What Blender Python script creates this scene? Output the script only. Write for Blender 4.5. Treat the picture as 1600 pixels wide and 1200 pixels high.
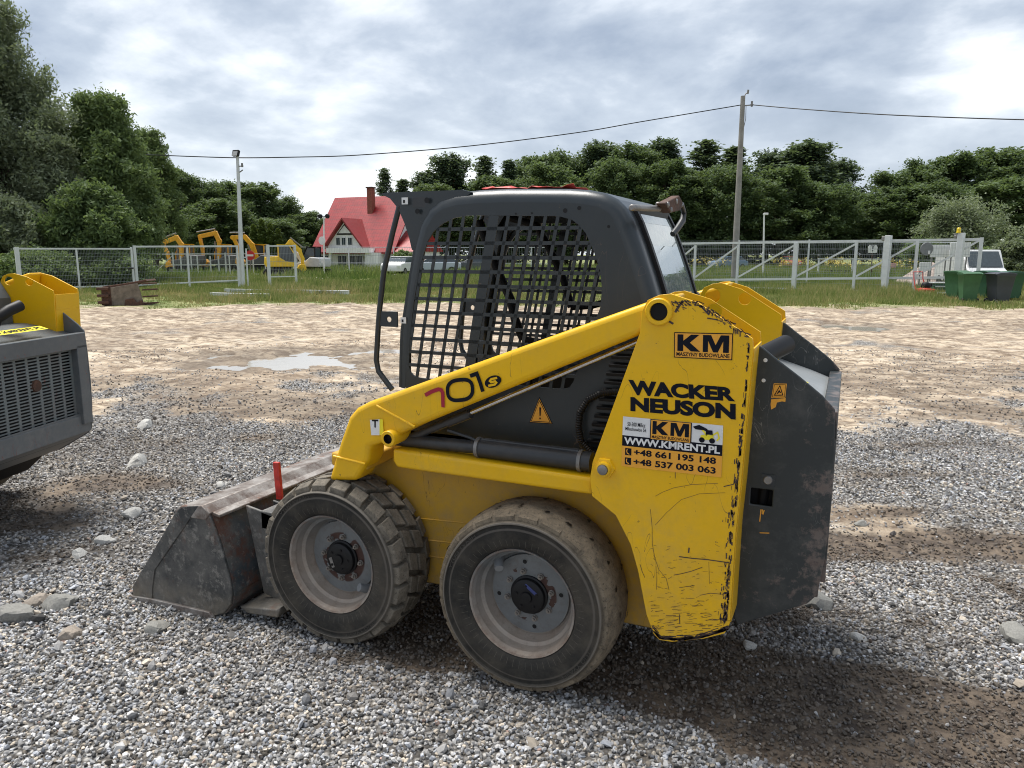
import bpy, math, random
import numpy as np
from mathutils import Vector, Matrix
from mathutils.geometry import tessellate_polygon
C = bpy.context; scene = C.scene; COL = scene.collection
for o in list(bpy.data.objects): bpy.data.objects.remove(o)
R = math.radians
# ---------------- camera ----------------
YAW, PITCH, ROLL, CAM, FPX = -.42, -.172, .002, Vector((1.076, -3.182, 1.711)), 1171.7
fw = Vector((math.sin(YAW)*math.cos(PITCH), math.cos(YAW)*math.cos(PITCH), math.sin(PITCH)))
r0 = Vector((math.cos(YAW), -math.sin(YAW), 0)); u0 = r0.cross(fw)
rt = r0*math.cos(ROLL)+u0*math.sin(ROLL); up = u0*math.cos(ROLL)-r0*math.sin(ROLL)
cd = bpy.data.cameras.new('camera'); cam = bpy.data.objects.new('camera', cd); COL.objects.link(cam)
cd.sensor_width = 36; cd.lens = FPX/1600*36; cd.clip_start = .05; cd.clip_end = 3000
M4 = Matrix((rt, up, -fw)).transposed().to_4x4(); M4.translation = CAM; cam.matrix_world = M4
scene.camera = cam
scene.view_settings.view_transform = 'Standard'; scene.view_settings.look = 'None'
scene.view_settings.exposure = 1.36; scene.view_settings.gamma = 1
# ---------------- sky and sun ----------------
SUN_EL, SUN_AZ = R(68), R(-70)      # azimuth from +Y, positive towards +X : sun behind left
sl = bpy.data.lights.new('sun', 'SUN'); sl.energy = 2.3; sl.angle = R(32); sl.color = (1, .96, .9)
so = bpy.data.objects.new('sun', sl); COL.objects.link(so)
sd = Vector((math.sin(SUN_AZ)*math.cos(SUN_EL), math.cos(SUN_AZ)*math.cos(SUN_EL), math.sin(SUN_EL)))
so.rotation_euler = sd.to_track_quat('Z', 'Y').to_euler(); so.location = (0, 0, 30)
w = bpy.data.worlds.new('World'); scene.world = w; w.use_nodes = True
nt = w.node_tree; nt.nodes.clear(); L = nt.links
def N(t, **k):
    n = nt.nodes.new(t)
    for a, b in k.items(): setattr(n, a, b)
    return n
out = N('ShaderNodeOutputWorld'); bg = N('ShaderNodeBackground'); bg.inputs[1].default_value = .12
sky = N('ShaderNodeTexSky', sky_type='NISHITA', sun_disc=False, sun_elevation=SUN_EL, sun_rotation=SUN_AZ)
tc = N('ShaderNodeTexCoord'); sep = N('ShaderNodeSeparateXYZ'); L.new(tc.outputs['Generated'], sep.inputs[0])
def mth(op, a, b=None, c=None, clamp=False):
    n = N('ShaderNodeMath', operation=op, use_clamp=clamp)
    for i, x in enumerate((a, b, c)):
        if x is None: continue
        if isinstance(x, (int, float)): n.inputs[i].default_value = x
        else: L.new(x, n.inputs[i])
    return n.outputs[0]
zc = mth('MAXIMUM', sep.outputs[2], 0.0); den = mth('ADD', zc, .34)
cx = mth('DIVIDE', sep.outputs[0], den); cy = mth('DIVIDE', sep.outputs[1], den)
cmb = N('ShaderNodeCombineXYZ'); L.new(cx, cmb.inputs[0]); L.new(cy, cmb.inputs[1]); cmb.inputs[2].default_value = 7.7
def noise(vec, sc, det, rough, dist=0.):
    n = N('ShaderNodeTexNoise'); n.inputs['Scale'].default_value = sc; n.inputs['Detail'].default_value = det
    n.inputs['Roughness'].default_value = rough; n.inputs['Distortion'].default_value = dist; L.new(vec, n.inputs['Vector']); return n.outputs[0]
n1 = noise(cmb.outputs[0], 1.05, 10, .52, .35); n2 = noise(cmb.outputs[0], 3.1, 8, .55, .2)
mx = mth('ADD', mth('MULTIPLY', n1, .72), mth('MULTIPLY', n2, .28))
rp = N('ShaderNodeValToRGB'); L.new(mx, rp.inputs[0])
e = rp.color_ramp.elements; e[0].position = .40; e[0].color = (.20, .25, .325, 1); e[1].position = .60; e[1].color = (.93, .94, .95, 1)
for p_, c_ in ((.46, (.29, .34, .42, 1)), (.51, (.42, .47, .54, 1)), (.55, (.62, .66, .71, 1))): k = e.new(p_); k.color = c_
hz = N('ShaderNodeMix', data_type='RGBA'); L.new(mth('MULTIPLY', mth('SUBTRACT', .22, zc), 2.4, clamp=True), hz.inputs[0])
L.new(rp.outputs[0], hz.inputs[6]); hz.inputs[7].default_value = (.74, .78, .82, 1)
sc10 = N('ShaderNodeVectorMath', operation='SCALE'); sc10.inputs['Scale'].default_value = 4.6; L.new(hz.outputs[2], sc10.inputs[0])
mxs = N('ShaderNodeMix', data_type='RGBA'); mxs.inputs[0].default_value = .94; L.new(sky.outputs[0], mxs.inputs[6]); L.new(sc10.outputs[0], mxs.inputs[7])
L.new(mxs.outputs[2], bg.inputs[0]); L.new(bg.outputs[0], out.inputs[0])
scene.cycles.pixel_filter_type = 'BLACKMAN_HARRIS'; scene.cycles.filter_width = 1.05; scene.cycles.max_bounces = 8; scene.cycles.transparent_max_bounces = 12

# ---------------- helpers ----------------
def ray(px, py): return fw + rt*((px-800)/FPX) - up*((py-600)/FPX)
def U(px, py, Y):                        # photo point on the plane Y
    d = ray(px, py); t = (Y-CAM.y)/d.y; return CAM + d*t
def UX(px, py, X):
    d = ray(px, py); return CAM + d*((X-CAM.x)/d.x)
def G(px, py, z=0.):                     # photo point on the ground
    d = ray(px, py); return CAM + d*((z-CAM.z)/d.z)
FH = Vector((math.sin(YAW), math.cos(YAW), 0)); RH = Vector((math.cos(YAW), -math.sin(YAW), 0))
def D(px, py, depth):                    # photo point at a horizontal depth
    d = ray(px, py); return CAM + d*(depth/d.dot(FH))
def XZ(pts, Y): return [(q.x, q.z) for q in (U(a, b, Y) for a, b in pts)]

class MB:
    def __init__(s): s.v = []; s.f = []; s.m = []
    def add(s, vs, fs, mi=0):
        n = len(s.v); s.v += [tuple(v) for v in vs]; s.f += [tuple(n+i for i in f) for f in fs]; s.m += [mi]*len(fs); return s
    def box(s, c, d, mi=0, rot=None):
        x, y, z = d[0]/2, d[1]/2, d[2]/2
        vs = [Vector((a*x, b*y, e_*z)) for a in (-1, 1) for b in (-1, 1) for e_ in (-1, 1)]
        if rot is not None: vs = [rot @ v for v in vs]
        return s.add([v+Vector(c) for v in vs], [(0, 1, 3, 2), (4, 6, 7, 5), (0, 4, 5, 1), (2, 3, 7, 6), (0, 2, 6, 4), (1, 5, 7, 3)], mi)
    def bar(s, a, b, w_, h, mi=0, upv=(0, 0, 1)):     # rectangular bar from a to b
        a = Vector(a); b = Vector(b); d = (b-a); l = d.length; d.normalize(); u_ = Vector(upv)
        if abs(d.dot(u_)) > .98: u_ = Vector((0, 1, 0))
        sd_ = d.cross(u_).normalized(); u2 = sd_.cross(d)
        return s.box((a+b)/2, (l, w_, h), mi, Matrix((d, sd_, u2)).transposed())
    def prism(s, pts, a, b, mi=0, holes=(), ax='Y'):
        def mk(p, q, t): return (p, t, q) if ax == 'Y' else ((p, q, t) if ax == 'Z' else (t, p, q))
        loops = [list(pts)]+[list(h) for h in holes]; allp = [p for l in loops for p in l]; n = len(allp)
        vs = [mk(p[0], p[1], a) for p in allp]+[mk(p[0], p[1], b) for p in allp]; fs = []
        if holes:
            tr = tessellate_polygon([[Vector((p[0], p[1], 0)) for p in l] for l in loops])
            fs += [tuple(t) for t in tr]+[tuple(n+i for i in reversed(t)) for t in tr]
        else: fs += [tuple(range(n)), tuple(range(2*n-1, n-1, -1))]
        o_ = 0
        for l in loops:
            k_ = len(l)
            for i in range(k_):
                j = (i+1) % k_; fs.append((o_+i, n+o_+i, n+o_+j, o_+j))
            o_ += k_
        return s.add(vs, fs, mi)
    def tube(s, path, r, seg=10, mi=0, cap=True):
        path = [Vector(p) for p in path]; rs = r if isinstance(r, (list, tuple)) else [r]*len(path); vs = []; fs = []
        pn = None
        for i, p in enumerate(path):
            t = (path[min(i+1, len(path)-1)]-path[max(i-1, 0)]).normalized()
            if pn is None: pn = t.cross(Vector((0, 0, 1)) if abs(t.z) < .9 else Vector((1, 0, 0))).normalized()
            pn = (pn - t*pn.dot(t)).normalized(); b = t.cross(pn)
            for k_ in range(seg):
                a = 2*math.pi*k_/seg; vs.append(p+(pn*math.cos(a)+b*math.sin(a))*rs[i])
        for i in range(len(path)-1):
            for k_ in range(seg):
                j = (k_+1) % seg; fs.append((i*seg+k_, i*seg+j, (i+1)*seg+j, (i+1)*seg+k_))
        if cap: fs += [tuple(range(seg-1, -1, -1)), tuple((len(path)-1)*seg+k_ for k_ in range(seg))]
        return s.add(vs, fs, mi)
    def lathe(s, prof, c, seg=48, mi=0, ax='Y', a0=0., a1=2*math.pi):   # prof: (radius, offset along the axis)
        full = abs(a1-a0-2*math.pi) < 1e-6; ns = seg if full else seg+1; vs = []; fs = []
        for rr, t in prof:
            for k_ in range(ns):
                a = a0+(a1-a0)*k_/seg; p, q = rr*math.cos(a), rr*math.sin(a)
                vs.append((c[0]+p, c[1]+t, c[2]+q) if ax == 'Y' else ((c[0]+p, c[1]+q, c[2]+t) if ax == 'Z' else (c[0]+t, c[1]+p, c[2]+q)))
        for i in range(len(prof)-1):
            for k_ in range(seg):
                j = (k_+1) % ns; fs.append((i*ns+k_, i*ns+j, (i+1)*ns+j, (i+1)*ns+k_))
        return s.add(vs, fs, mi)
    def ribbon(s, pts, w_, mi=0):   # flat mitred strip in the XZ plane (decal lines, scratches)
        P = [Vector(p) for p in pts]; n = len(P); closed = n > 3 and (P[0]-P[-1]).length < 1e-4; vs = []
        for i in range(n):
            a = P[i-1] if i else (P[-2] if closed else P[0]); b = P[i+1] if i < n-1 else (P[1] if closed else P[-1])
            d1 = (P[i]-a); d2 = (b-P[i]); d1 = d1.normalized() if d1.length > 1e-7 else d2.normalized(); d2 = d2.normalized() if d2.length > 1e-7 else d1
            n1_ = Vector((d1.z, 0, -d1.x)); n2_ = Vector((d2.z, 0, -d2.x)); m_ = (n1_+n2_).normalized(); m_ = m_/max(.5, m_.dot(n2_))*(w_/2)
            vs += [P[i]+m_, P[i]-m_]
        return s.add(vs, [(2*i, 2*i+1, 2*i+3, 2*i+2) for i in range(n-1)], mi)
    def build(s, name, mats, parent=None, bevel=0, seg=2, smooth=True, ang=38):
        me = bpy.data.meshes.new(name); me.from_pydata(s.v, [], s.f)
        mats = mats if isinstance(mats, (list, tuple)) else [mats]
        for m_ in mats: me.materials.append(m_)
        if len(mats) > 1: me.polygons.foreach_set('material_index', s.m)
        import bmesh
        bm = bmesh.new(); bm.from_mesh(me); bmesh.ops.recalc_face_normals(bm, faces=bm.faces); bm.to_mesh(me); bm.free()
        if smooth:
            me.polygons.foreach_set('use_smooth', [True]*len(me.polygons)); me.set_sharp_from_angle(angle=R(ang))
        me.update(); o = bpy.data.objects.new(name, me); COL.objects.link(o)
        if parent: o.parent = parent
        if bevel:
            b = o.modifiers.new('bevel', 'BEVEL'); b.width = bevel; b.segments = seg; b.limit_method = 'ANGLE'; b.angle_limit = R(40)
        return o
def tag(o, label, cat, group=None):
    o['label'] = label; o['category'] = cat
    if group: o['group'] = group
    return o
def thing(name, label, cat, loc=(0, 0, 0), rz=0, group=None):
    o = bpy.data.objects.new(name, None); COL.objects.link(o); o.location = loc; o.rotation_euler = (0, 0, rz); o.empty_display_size = .2
    return tag(o, label, cat, group)
def struct(o, kind='structure'): o['kind'] = kind; return o
def kids(o): return [c for c in bpy.data.objects if c.parent == o]
def dup(root, loc, rz, label=None, scale=None, skip=()):
    r_ = root.copy(); COL.objects.link(r_); r_.location = loc; r_.rotation_euler = (0, 0, rz)
    if scale: r_.scale = scale
    if label: r_['label'] = label
    for ch in kids(root):
        if ch.name.split('.')[0] in skip: continue
        c = ch.copy(); COL.objects.link(c); c.parent = r_
        for g in kids(ch):
            if g.name.split('.')[0] in skip: continue
            d = g.copy(); COL.objects.link(d); d.parent = c
    return r_

# ---------------- materials ----------------
class NT:
    def __init__(s, name):
        s.m = bpy.data.materials.new(name); s.m.use_nodes = True; s.t = s.m.node_tree; s.b = s.t.nodes['Principled BSDF']
        s.tc = s.n('ShaderNodeTexCoord'); s.geo = None
    def n(s, t, **k):
        n = s.t.nodes.new(t)
        for a, b in k.items(): setattr(n, a, b)
        return n
    def l(s, a, b): s.t.links.new(a, b)
    def put(s, x, sock):
        if isinstance(x, (int, float)): sock.default_value = x
        elif isinstance(x, (tuple, list)): sock.default_value = tuple(x)+((1,) if len(x) == 3 and sock.type == 'RGBA' else ())
        else: s.l(x, sock)
    def math(s, op, a, b=None, c=None, clamp=False):
        n = s.n('ShaderNodeMath', operation=op, use_clamp=clamp)
        for i, x in enumerate((a, b, c)):
            if x is not None: s.put(x, n.inputs[i])
        return n.outputs[0]
    def mix(s, f, a, b, bt='MIX'):
        n = s.n('ShaderNodeMix', data_type='RGBA', blend_type=bt); s.put(f, n.inputs[0]); s.put(a, n.inputs[6]); s.put(b, n.inputs[7]); return n.outputs[2]
    def noise(s, sc, det=4, ro=.55, vec=None, scale3=None, dist=0.):
        v = vec if vec is not None else s.tc.outputs['Object']
        if scale3:
            mp = s.n('ShaderNodeMapping'); mp.inputs['Scale'].default_value = scale3; s.l(v, mp.inputs[0]); v = mp.outputs[0]
        n = s.n('ShaderNodeTexNoise'); n.inputs['Scale'].default_value = sc; n.inputs['Detail'].default_value = det
        n.inputs['Roughness'].default_value = ro; n.inputs['Distortion'].default_value = dist; s.l(v, n.inputs['Vector']); return n.outputs[0]
    def vor(s, sc, vec=None, feat='F1', out_='Distance', rnd=1.):
        n = s.n('ShaderNodeTexVoronoi', feature=feat); n.inputs['Scale'].default_value = sc; n.inputs['Randomness'].default_value = rnd
        s.l(vec if vec is not None else s.tc.outputs['Object'], n.inputs['Vector']); return n.outputs[out_]
    def step(s, x, a, b):      # 0 below a, 1 above b
        n = s.n('ShaderNodeMapRange'); n.clamp = True; s.put(x, n.inputs[0]); n.inputs[1].default_value = a; n.inputs[2].default_value = b; return n.outputs[0]
    def xyz(s, which='Object'):
        n = s.n('ShaderNodeSeparateXYZ'); s.l(s.tc.outputs[which], n.inputs[0]); return n.outputs
    def attr(s, name, o='Fac'): n = s.n('ShaderNodeAttribute', attribute_name=name); return n.outputs[o]
    def bump(s, h, st=.3, d=.01):
        n = s.n('ShaderNodeBump'); n.inputs['Strength'].default_value = st; n.inputs['Distance'].default_value = d; s.l(h, n.inputs['Height']); s.l(n.outputs[0], s.b.inputs['Normal'])
    def fin(s, col=None, rough=None, metal=None, spec=None, coat=None):
        if col is not None: s.put(col, s.b.inputs['Base Color'])
        if rough is not None: s.put(rough, s.b.inputs['Roughness'])
        if metal is not None: s.put(metal, s.b.inputs['Metallic'])
        if spec is not None: s.put(spec, s.b.inputs['Specular IOR Level'])
        if coat is not None: s.put(coat, s.b.inputs['Coat Weight'])
        return s.m
def paint(name, c, c2, rough=.4, dirt=.5, dustc=(.23, .19, .14), chips=(.05, .035, .03), chipamt=.5, zd=.6, metal=0., dsc=3., spec=.5):
    """worn machine paint: tone drift, dust that lies low, chips and hair scratches"""
    m = NT(name); z = m.xyz()[2]
    base = m.mix(m.noise(2.3, 5, .6), c, c2)
    base = m.mix(m.math('MULTIPLY', m.step(m.noise(45, 4, .7), .52, .75), .25), base, tuple(x*.72 for x in c))
    d = m.math('MULTIPLY', m.step(m.noise(dsc, 6, .68), .40, .72), dirt)
    low = m.math('MULTIPLY', m.math('SUBTRACT', 1., m.step(z, .1, zd+.5)), dirt)
    fine = m.step(m.noise(22, 5, .75), .30, .75)
    dd = m.math('MULTIPLY', m.math('ADD', d, low), fine, clamp=True)
    base = m.mix(m.math('MULTIPLY', dd, .7), base, dustc)
    ch = m.math('MULTIPLY', m.step(m.noise(30, 5, .7), .70-.06*chipamt, .725-.06*chipamt), m.step(m.noise(5, 3, .5), .48, .56))
    sv = m.noise(9, 2, .4, scale3=(1.2, 1, .35), dist=1.2)
    sc = m.math('MULTIPLY', m.math('LESS_THAN', m.math('ABSOLUTE', m.math('SUBTRACT', sv, .5)), .0022), m.step(m.noise(3.3, 2, .5), .56, .60))
    mk = m.math('MULTIPLY', m.math('MAXIMUM', ch, sc), min(1, chipamt*1.4), clamp=True)
    base = m.mix(mk, base, chips)
    m.bump(m.noise(14, 4, .6), .06, .01)
    return m.fin(base, m.math('ADD', m.math('MULTIPLY', dd, .35), m.math('ADD', rough, m.math('MULTIPLY', mk, .3)), clamp=True), metal, spec)
def plain(name, c, rough=.6, metal=0., var=.25, sc=8., bump=0., spec=.5, c2=None):
    m = NT(name); c2 = c2 or tuple(x*(1-var) for x in c)
    col = m.mix(m.step(m.noise(sc, 5, .65), .35, .65), c, c2)
    if bump: m.bump(m.noise(sc*6, 4, .6), bump, .01)
    return m.fin(col, rough, metal, spec)
M = {}
M['yellow'] = paint('yellow_paint', (.82, .475, .002), (.70, .395, .002), .33, .40, spec=.35, chipamt=.5, zd=.6)
M['yellow_dirty'] = paint('dusty_yellow_paint', (.60, .34, .010), (.45, .25, .010), .5, .75, chipamt=.5, zd=.7)
M['grey'] = paint('charcoal_paint', (.024, .031, .036), (.016, .022, .026), .30, .30, dustc=(.085, .08, .072), chips=(.10, .075, .06), chipamt=.45, zd=.3, dsc=2.2)
M['grey_light'] = paint('grey_hood_paint', (.30, .32, .335), (.22, .24, .25), .30, .5, dustc=(.25, .24, .22), chips=(.22, .13, .08), chipamt=.5, zd=.5)
M['black'] = plain('black_plastic', (.008, .008, .009), .5, spec=.3)
M['dark'] = plain('dark_interior', (.010, .010, .011), .7, spec=.2)
M['chrome'] = plain('chrome_rod', (.62, .62, .63), .18, 1., .15, 30)
m = NT('rear_door_paint'); v = m.xyz(); c_ = m.mix(m.noise(2.5, 6, .65), (.013, .018, .020), (.030, .036, .038))
c_ = m.mix(m.math('MULTIPLY', m.step(m.noise(6, 7, .75), .50, .70), .45), c_, (.10, .10, .095))
wx_ = m.math('ADD', m.math('MULTIPLY', m.step(v[0], .93, 1.05), .16), m.math('MULTIPLY', m.math('SUBTRACT', 1., m.step(v[2], .42, .80)), .15))
c_ = m.mix(m.math('MULTIPLY', m.step(m.math('ADD', m.noise(11, 7, .72), wx_), .66, .74), .85), c_, m.mix(m.noise(30, 4, .6), (.11, .06, .045), (.16, .15, .14)))
sv = m.noise(7, 3, .5, scale3=(1.5, 1, .5), dist=1.5); c_ = m.mix(m.math('MULTIPLY', m.math('LESS_THAN', m.math('ABSOLUTE', m.math('SUBTRACT', sv, .5)), .003), m.step(m.noise(2.6, 2, .5), .5, .6)), c_, (.14, .14, .135))
m.bump(m.noise(5, 4, .6), .12, .02); M['door'] = m.fin(c_, m.math('ADD', .32, m.math('MULTIPLY', m.noise(8, 4, .6), .2)), 0, .5)
M['cyl'] = paint('cylinder_paint', (.022, .026, .03), (.018, .02, .024), .38, .5, dustc=(.13, .11, .09), chipamt=.3, zd=1.)
M['steel'] = plain('dull_steel', (.28, .27, .26), .5, .6, .4, 12, .15)
M['bolt'] = plain('bolt_steel', (.30, .27, .24), .55, .5, .45, 40)
M['rust'] = plain('rust', (.105, .048, .028), .85, 0, .5, 14, .3, c2=(.05, .028, .02))
M['galv'] = plain('galvanised_steel', (.62, .64, .65), .5, .15, .15, 3)
M['wire'] = plain('zinc_wire', (.30, .32, .33), .55, .2, .15, 3)
M['white'] = plain('white_paint', (.72, .72, .71), .55, 0, .12, 5)
M['orange'] = plain('orange_print', (.78, .36, .03), .5, 0, .06)
M['ink'] = plain('dark_print', (.004, .006, .013), .55, 0, .05, spec=.15)
M['red'] = plain('crimson_print', (.33, .004, .025), .5, 0, .05)
M['redp'] = plain('red_paint', (.60, .04, .025), .5, 0, .4, 30)
M['label'] = plain('label_yellow', (.85, .72, .02), .5, 0, .1)
# ---------------- lettering ----------------
def text_polys(txt, off=.0):
    cu = bpy.data.curves.new('t', 'FONT'); cu.body = txt; cu.offset = off; cu.resolution_u = 4; cu.fill_mode = 'FRONT'
    o = bpy.data.objects.new('t', cu); COL.objects.link(o); C.view_layer.update()
    me = bpy.data.meshes.new_from_object(o.evaluated_get(C.evaluated_depsgraph_get()))
    v = [(p.co.x, p.co.y) for p in me.vertices]; f = [tuple(p.vertices) for p in me.polygons]
    bpy.data.objects.remove(o); bpy.data.curves.remove(cu); bpy.data.meshes.remove(me)
    x0 = min(p[0] for p in v); x1 = max(p[0] for p in v); y0 = min(p[1] for p in v); y1 = max(p[1] for p in v)
    return [((p[0]-x0)/(x1-x0), (p[1]-y0)/(y1-y0)) for p in v], f
def quad_map(q, s, t):       # q: BL, BR, TR, TL world corners
    return q[0]*(1-s)*(1-t)+q[1]*s*(1-t)+q[2]*s*t+q[3]*(1-s)*t
def put_text(mb, txt, quad, mi=0, off=.02, lift=Vector((0, 0, 0))):
    v, f = text_polys(txt, off); q = [Vector(p)+lift for p in quad]
    mb.add([quad_map(q, *p) for p in v], f, mi)
def put_quad(mb, quad, mi, lift=Vector((0, 0, 0))):
    mb.add([Vector(p)+lift for p in quad], [(0, 1, 2, 3)], mi)
def sub(quad, s0, t0, s1, t1): return [quad_map([Vector(p) for p in quad], *p) for p in ((s0, t0), (s1, t0), (s1, t1), (s0, t1))]
def pq(pts, Y): return [U(a, b, Y) for a, b in pts]      # BL, BR, TR, TL photo points on plane Y
# ---------------- wheel ----------------
def mat_tyre(name, c, c2, bumpsc=60):
    m = NT(name); v = m.xyz()
    r_ = m.math('SQRT', m.math('ADD', m.math('POWER', v[0], 2), m.math('POWER', v[2], 2)))
    base = m.mix(m.step(m.noise(7, 6, .7), .35, .7), (.015, .0145, .0135), (.036, .034, .030))
    tread = m.step(r_, .322, .345)
    dusty = m.mix(m.step(m.noise(16, 6, .75), .32, .68), c, c2)
    dusty = m.mix(m.math('MULTIPLY', m.step(m.noise(110, 3, .7), .56, .66), .7), dusty, (.045, .038, .03))
    col = m.mix(tread, base, dusty)
    ringd = m.math('MULTIPLY', m.step(m.noise(4, 5, .7), .40, .66), m.math('SUBTRACT', .42, m.math('MULTIPLY', tread, .42)))
    col = m.mix(ringd, col, (.125, .105, .08))
    at_ = m.math('ARCTAN2', v[2], v[0]); rib = m.math('LESS_THAN', m.math('FRACT', m.math('MULTIPLY', at_, 9.55)), .045)
    rib = m.math('MULTIPLY', rib, m.math('MULTIPLY', m.step(r_, .235, .238), m.math('SUBTRACT', 1., m.step(r_, .262, .266))))
    ring = m.math('MULTIPLY', m.step(r_, .298, .302), m.math('SUBTRACT', 1., m.step(r_, .306, .309)))
    col = m.mix(m.math('MULTIPLY', m.math('MAXIMUM', rib, ring), .5), col, (.16, .14, .12))
    col = m.mix(m.math('MULTIPLY', m.math('MULTIPLY', m.step(r_, .3245, .327), m.math('SUBTRACT', 1., m.step(r_, .331, .334))), .55), col, (.21, .19, .165))
    m.bump(m.math('ADD', m.noise(bumpsc, 5, .75), m.math('MULTIPLY', m.noise(14, 3, .6), .8)), .45, .008)
    return m.fin(col, .85, 0, .3)
M['tyre'] = mat_tyre('dusty_rubber', (.23, .185, .13), (.085, .070, .052))
M['tyre_front'] = mat_tyre('muddy_rubber', (.20, .175, .14), (.070, .062, .050))
def mat_rim(name, rustamt, disc=(.17, .18, .185)):
    m = NT(name); v = m.xyz(); r_ = m.math('SQRT', m.math('ADD', m.math('POWER', v[0], 2), m.math('POWER', v[2], 2)))
    base = m.mix(m.step(m.noise(9, 6, .7), .35, .7), disc, tuple(x*.8 for x in disc))
    lowd = m.math('MULTIPLY', m.step(m.math('ADD', m.math('MULTIPLY', v[2], -1.), m.math('MULTIPLY', m.noise(8, 5, .7), .12)), -.06, .2), m.step(r_, .160, .172))
    base = m.mix(m.math('MULTIPLY', lowd, .85), base, m.mix(m.noise(14, 5, .7), (.40, .36, .31), (.27, .18, .12)))
    ru = m.step(m.noise(13, 4, .55, dist=.3), .60-rustamt, .615-rustamt)
    ru = m.math('MULTIPLY', ru, m.math('SUBTRACT', 1., m.step(r_, .112, .118)))
    base = m.mix(ru, base, m.mix(m.noise(60, 3, .6), (.075, .03, .022), (.035, .02, .018)))
    lip = m.math('MULTIPLY', m.step(r_, .206, .214), m.step(m.noise(18, 5, .8), .42, .6))
    base = m.mix(m.math('MULTIPLY', lip, .6), base, (.16, .10, .07))
    base = m.mix(m.math('MULTIPLY', m.step(m.noise(24, 6, .8), .50, .70), .4), base, (.10, .07, .05))
    m.bump(m.noise(40, 4, .6), .1, .004)
    return m.fin(base, .5, .15, .4)
M['rim'] = mat_rim('wheel_grey', .04); M['rim_front'] = mat_rim('rusty_wheel_grey', .155)
M['stem'] = plain('valve_guard', (.24, .25, .26), .5, .2)
LETTERS = text_polys('HEAVY DUTY', .01); M['lettering'] = plain('raised_rubber', (.075, .068, .058), .8, 0, .5, 20)
def wheel(cx, sgn, parent, front):
    """wheel object = rim; tyre, hub cap, nuts are its children. Built round its own origin, outer face at -Y"""
    off = .57
    rim = MB()
    pr = [(.205, -.10), (.214, -.118), (.222, -.121), (.223, -.112), (.212, -.104), (.206, -.085), (.199, -.065), (.186, -.056), (.182, -.03), (.172, -.012), (.166, -.010), (.164, -.022), (.120, -.026), (.074, -.026), (.0, -.026)]
    rim.lathe(pr, (0, 0, 0), 72); rim.lathe([(.223, -.112), (.205, -.05), (.185, .02), (.205, .12), (.225, .13)], (0, 0, 0), 48)
    W_ = rim.build('wheel', M['rim_front' if front else 'rim'], parent, ang=30)
    W_.location = (cx, sgn*off, .375); W_.rotation_euler = (0, 0, 0 if sgn < 0 else math.pi)
    t = MB()
    if front:
        pr = [(.216, -.100), (.224, -.118), (.236, -.128), (.262, -.134), (.300, -.136), (.306, -.133), (.320, -.133), (.325, -.140), (.331, -.139), (.335, -.124), (.345, -.105), (.350, -.07), (.352, 0)]
    else:
        pr = [(.216, -.100), (.224, -.118), (.236, -.128), (.262, -.134), (.300, -.136), (.306, -.133), (.320, -.133), (.325, -.140), (.331, -.139), (.336, -.128), (.345, -.125), (.360, -.113), (.369, -.09), (.374, -.05), (.376, 0)]
    pr = pr+[(r_, -y) for r_, y in reversed(pr[:-1])]
    t.lathe(pr, (0, 0, 0), 120)
    rnd = random.Random(5+front)
    def block(a0, a1, y0, y1, rb, rtop, skew=0., tp=.012, drop0=0., drop1=0.):
        vs = []
        for (rr, k_) in ((rb, 0.), (rtop, tp)):
            for (aa, yy, dr) in ((a0, y0, drop0), (a1, y0, drop0), (a1+skew, y1, drop1), (a0+skew, y1, drop1)):
                am = (a0+a1+skew)/2; ym = (y0+y1)/2
                a_ = aa+(am-aa)*k_*3.0; y_ = yy+(ym-yy)*k_*4
                r2 = rr-(dr if k_ else 0); vs.append((r2*math.cos(a_), y_, r2*math.sin(a_)))
        t.add(vs, [(0, 1, 2, 3), (4, 5, 6, 7), (0, 1, 5, 4), (1, 2, 6, 5), (2, 3, 7, 6), (3, 0, 4, 7)])
    n = 23
    if front:
        for i in range(n):
            a = 2*math.pi*i/n; da = 2*math.pi/n
            j = lambda s_=.02: rnd.uniform(-s_, s_)*da*2
            for sg in (-1, 1):
                o_ = 0 if sg < 0 else da*.5
                block(a+o_+j(), a+o_+da*.84+j(), sg*.131, sg*.070, .328, .376+rnd.uniform(-.002, .002), -da*.10*sg, .030, .016, 0)
                block(a+o_+da*.45+j(), a+o_+da*1.27+j(), sg*.064, sg*.004, .342, .378+rnd.uniform(-.002, .002), da*.22*sg, .026)
    else:
        for i in range(n):                                # worn down: only small steps are left at the shoulder
            a = 2*math.pi*i/n; da = 2*math.pi/n
            for sg in (-1, 1):
                o_ = 0 if sg < 0 else da*.5
                block(a+o_, a+o_+da*.86, sg*.128, sg*.085, .34, .369, 0, .02, .013, -.002)
                for q in range(2):
                    aa = a+o_+da*.9+rnd.uniform(-.02, .02); yy = sg*rnd.uniform(.03, .07)
                    t.add([((.3772)*math.cos(aa+u), yy+v, .3772*math.sin(aa+u)) for u, v in ((0, 0), (.012, .012), (.05, .016*rnd.uniform(-1, 1)), (.014, -.006))], [(0, 1, 2, 3)], 1)
    t.build('tyre', [M['tyre_front' if front else 'tyre'], M['black']], W_, ang=28, bevel=.004 if front else 0)
    v_, f_ = LETTERS
    for a0_ in (-.95, 2.2):
        lt_ = MB(); lt_.add([((.308+t_*.013)*math.cos(a0_+.62*s_), -.1368, (.308+t_*.013)*math.sin(a0_+.62*s_)) for s_, t_ in v_], f_)
        lt_.build('lettering', M['lettering'], W_, smooth=False)
    h = MB(); h.lathe([(.079, -.026), (.079, -.034), (.072, -.037), (.070, -.052), (.062, -.058), (.024, -.058), (.022, -.066), (0, -.068)], (0, 0, 0), 40)
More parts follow.
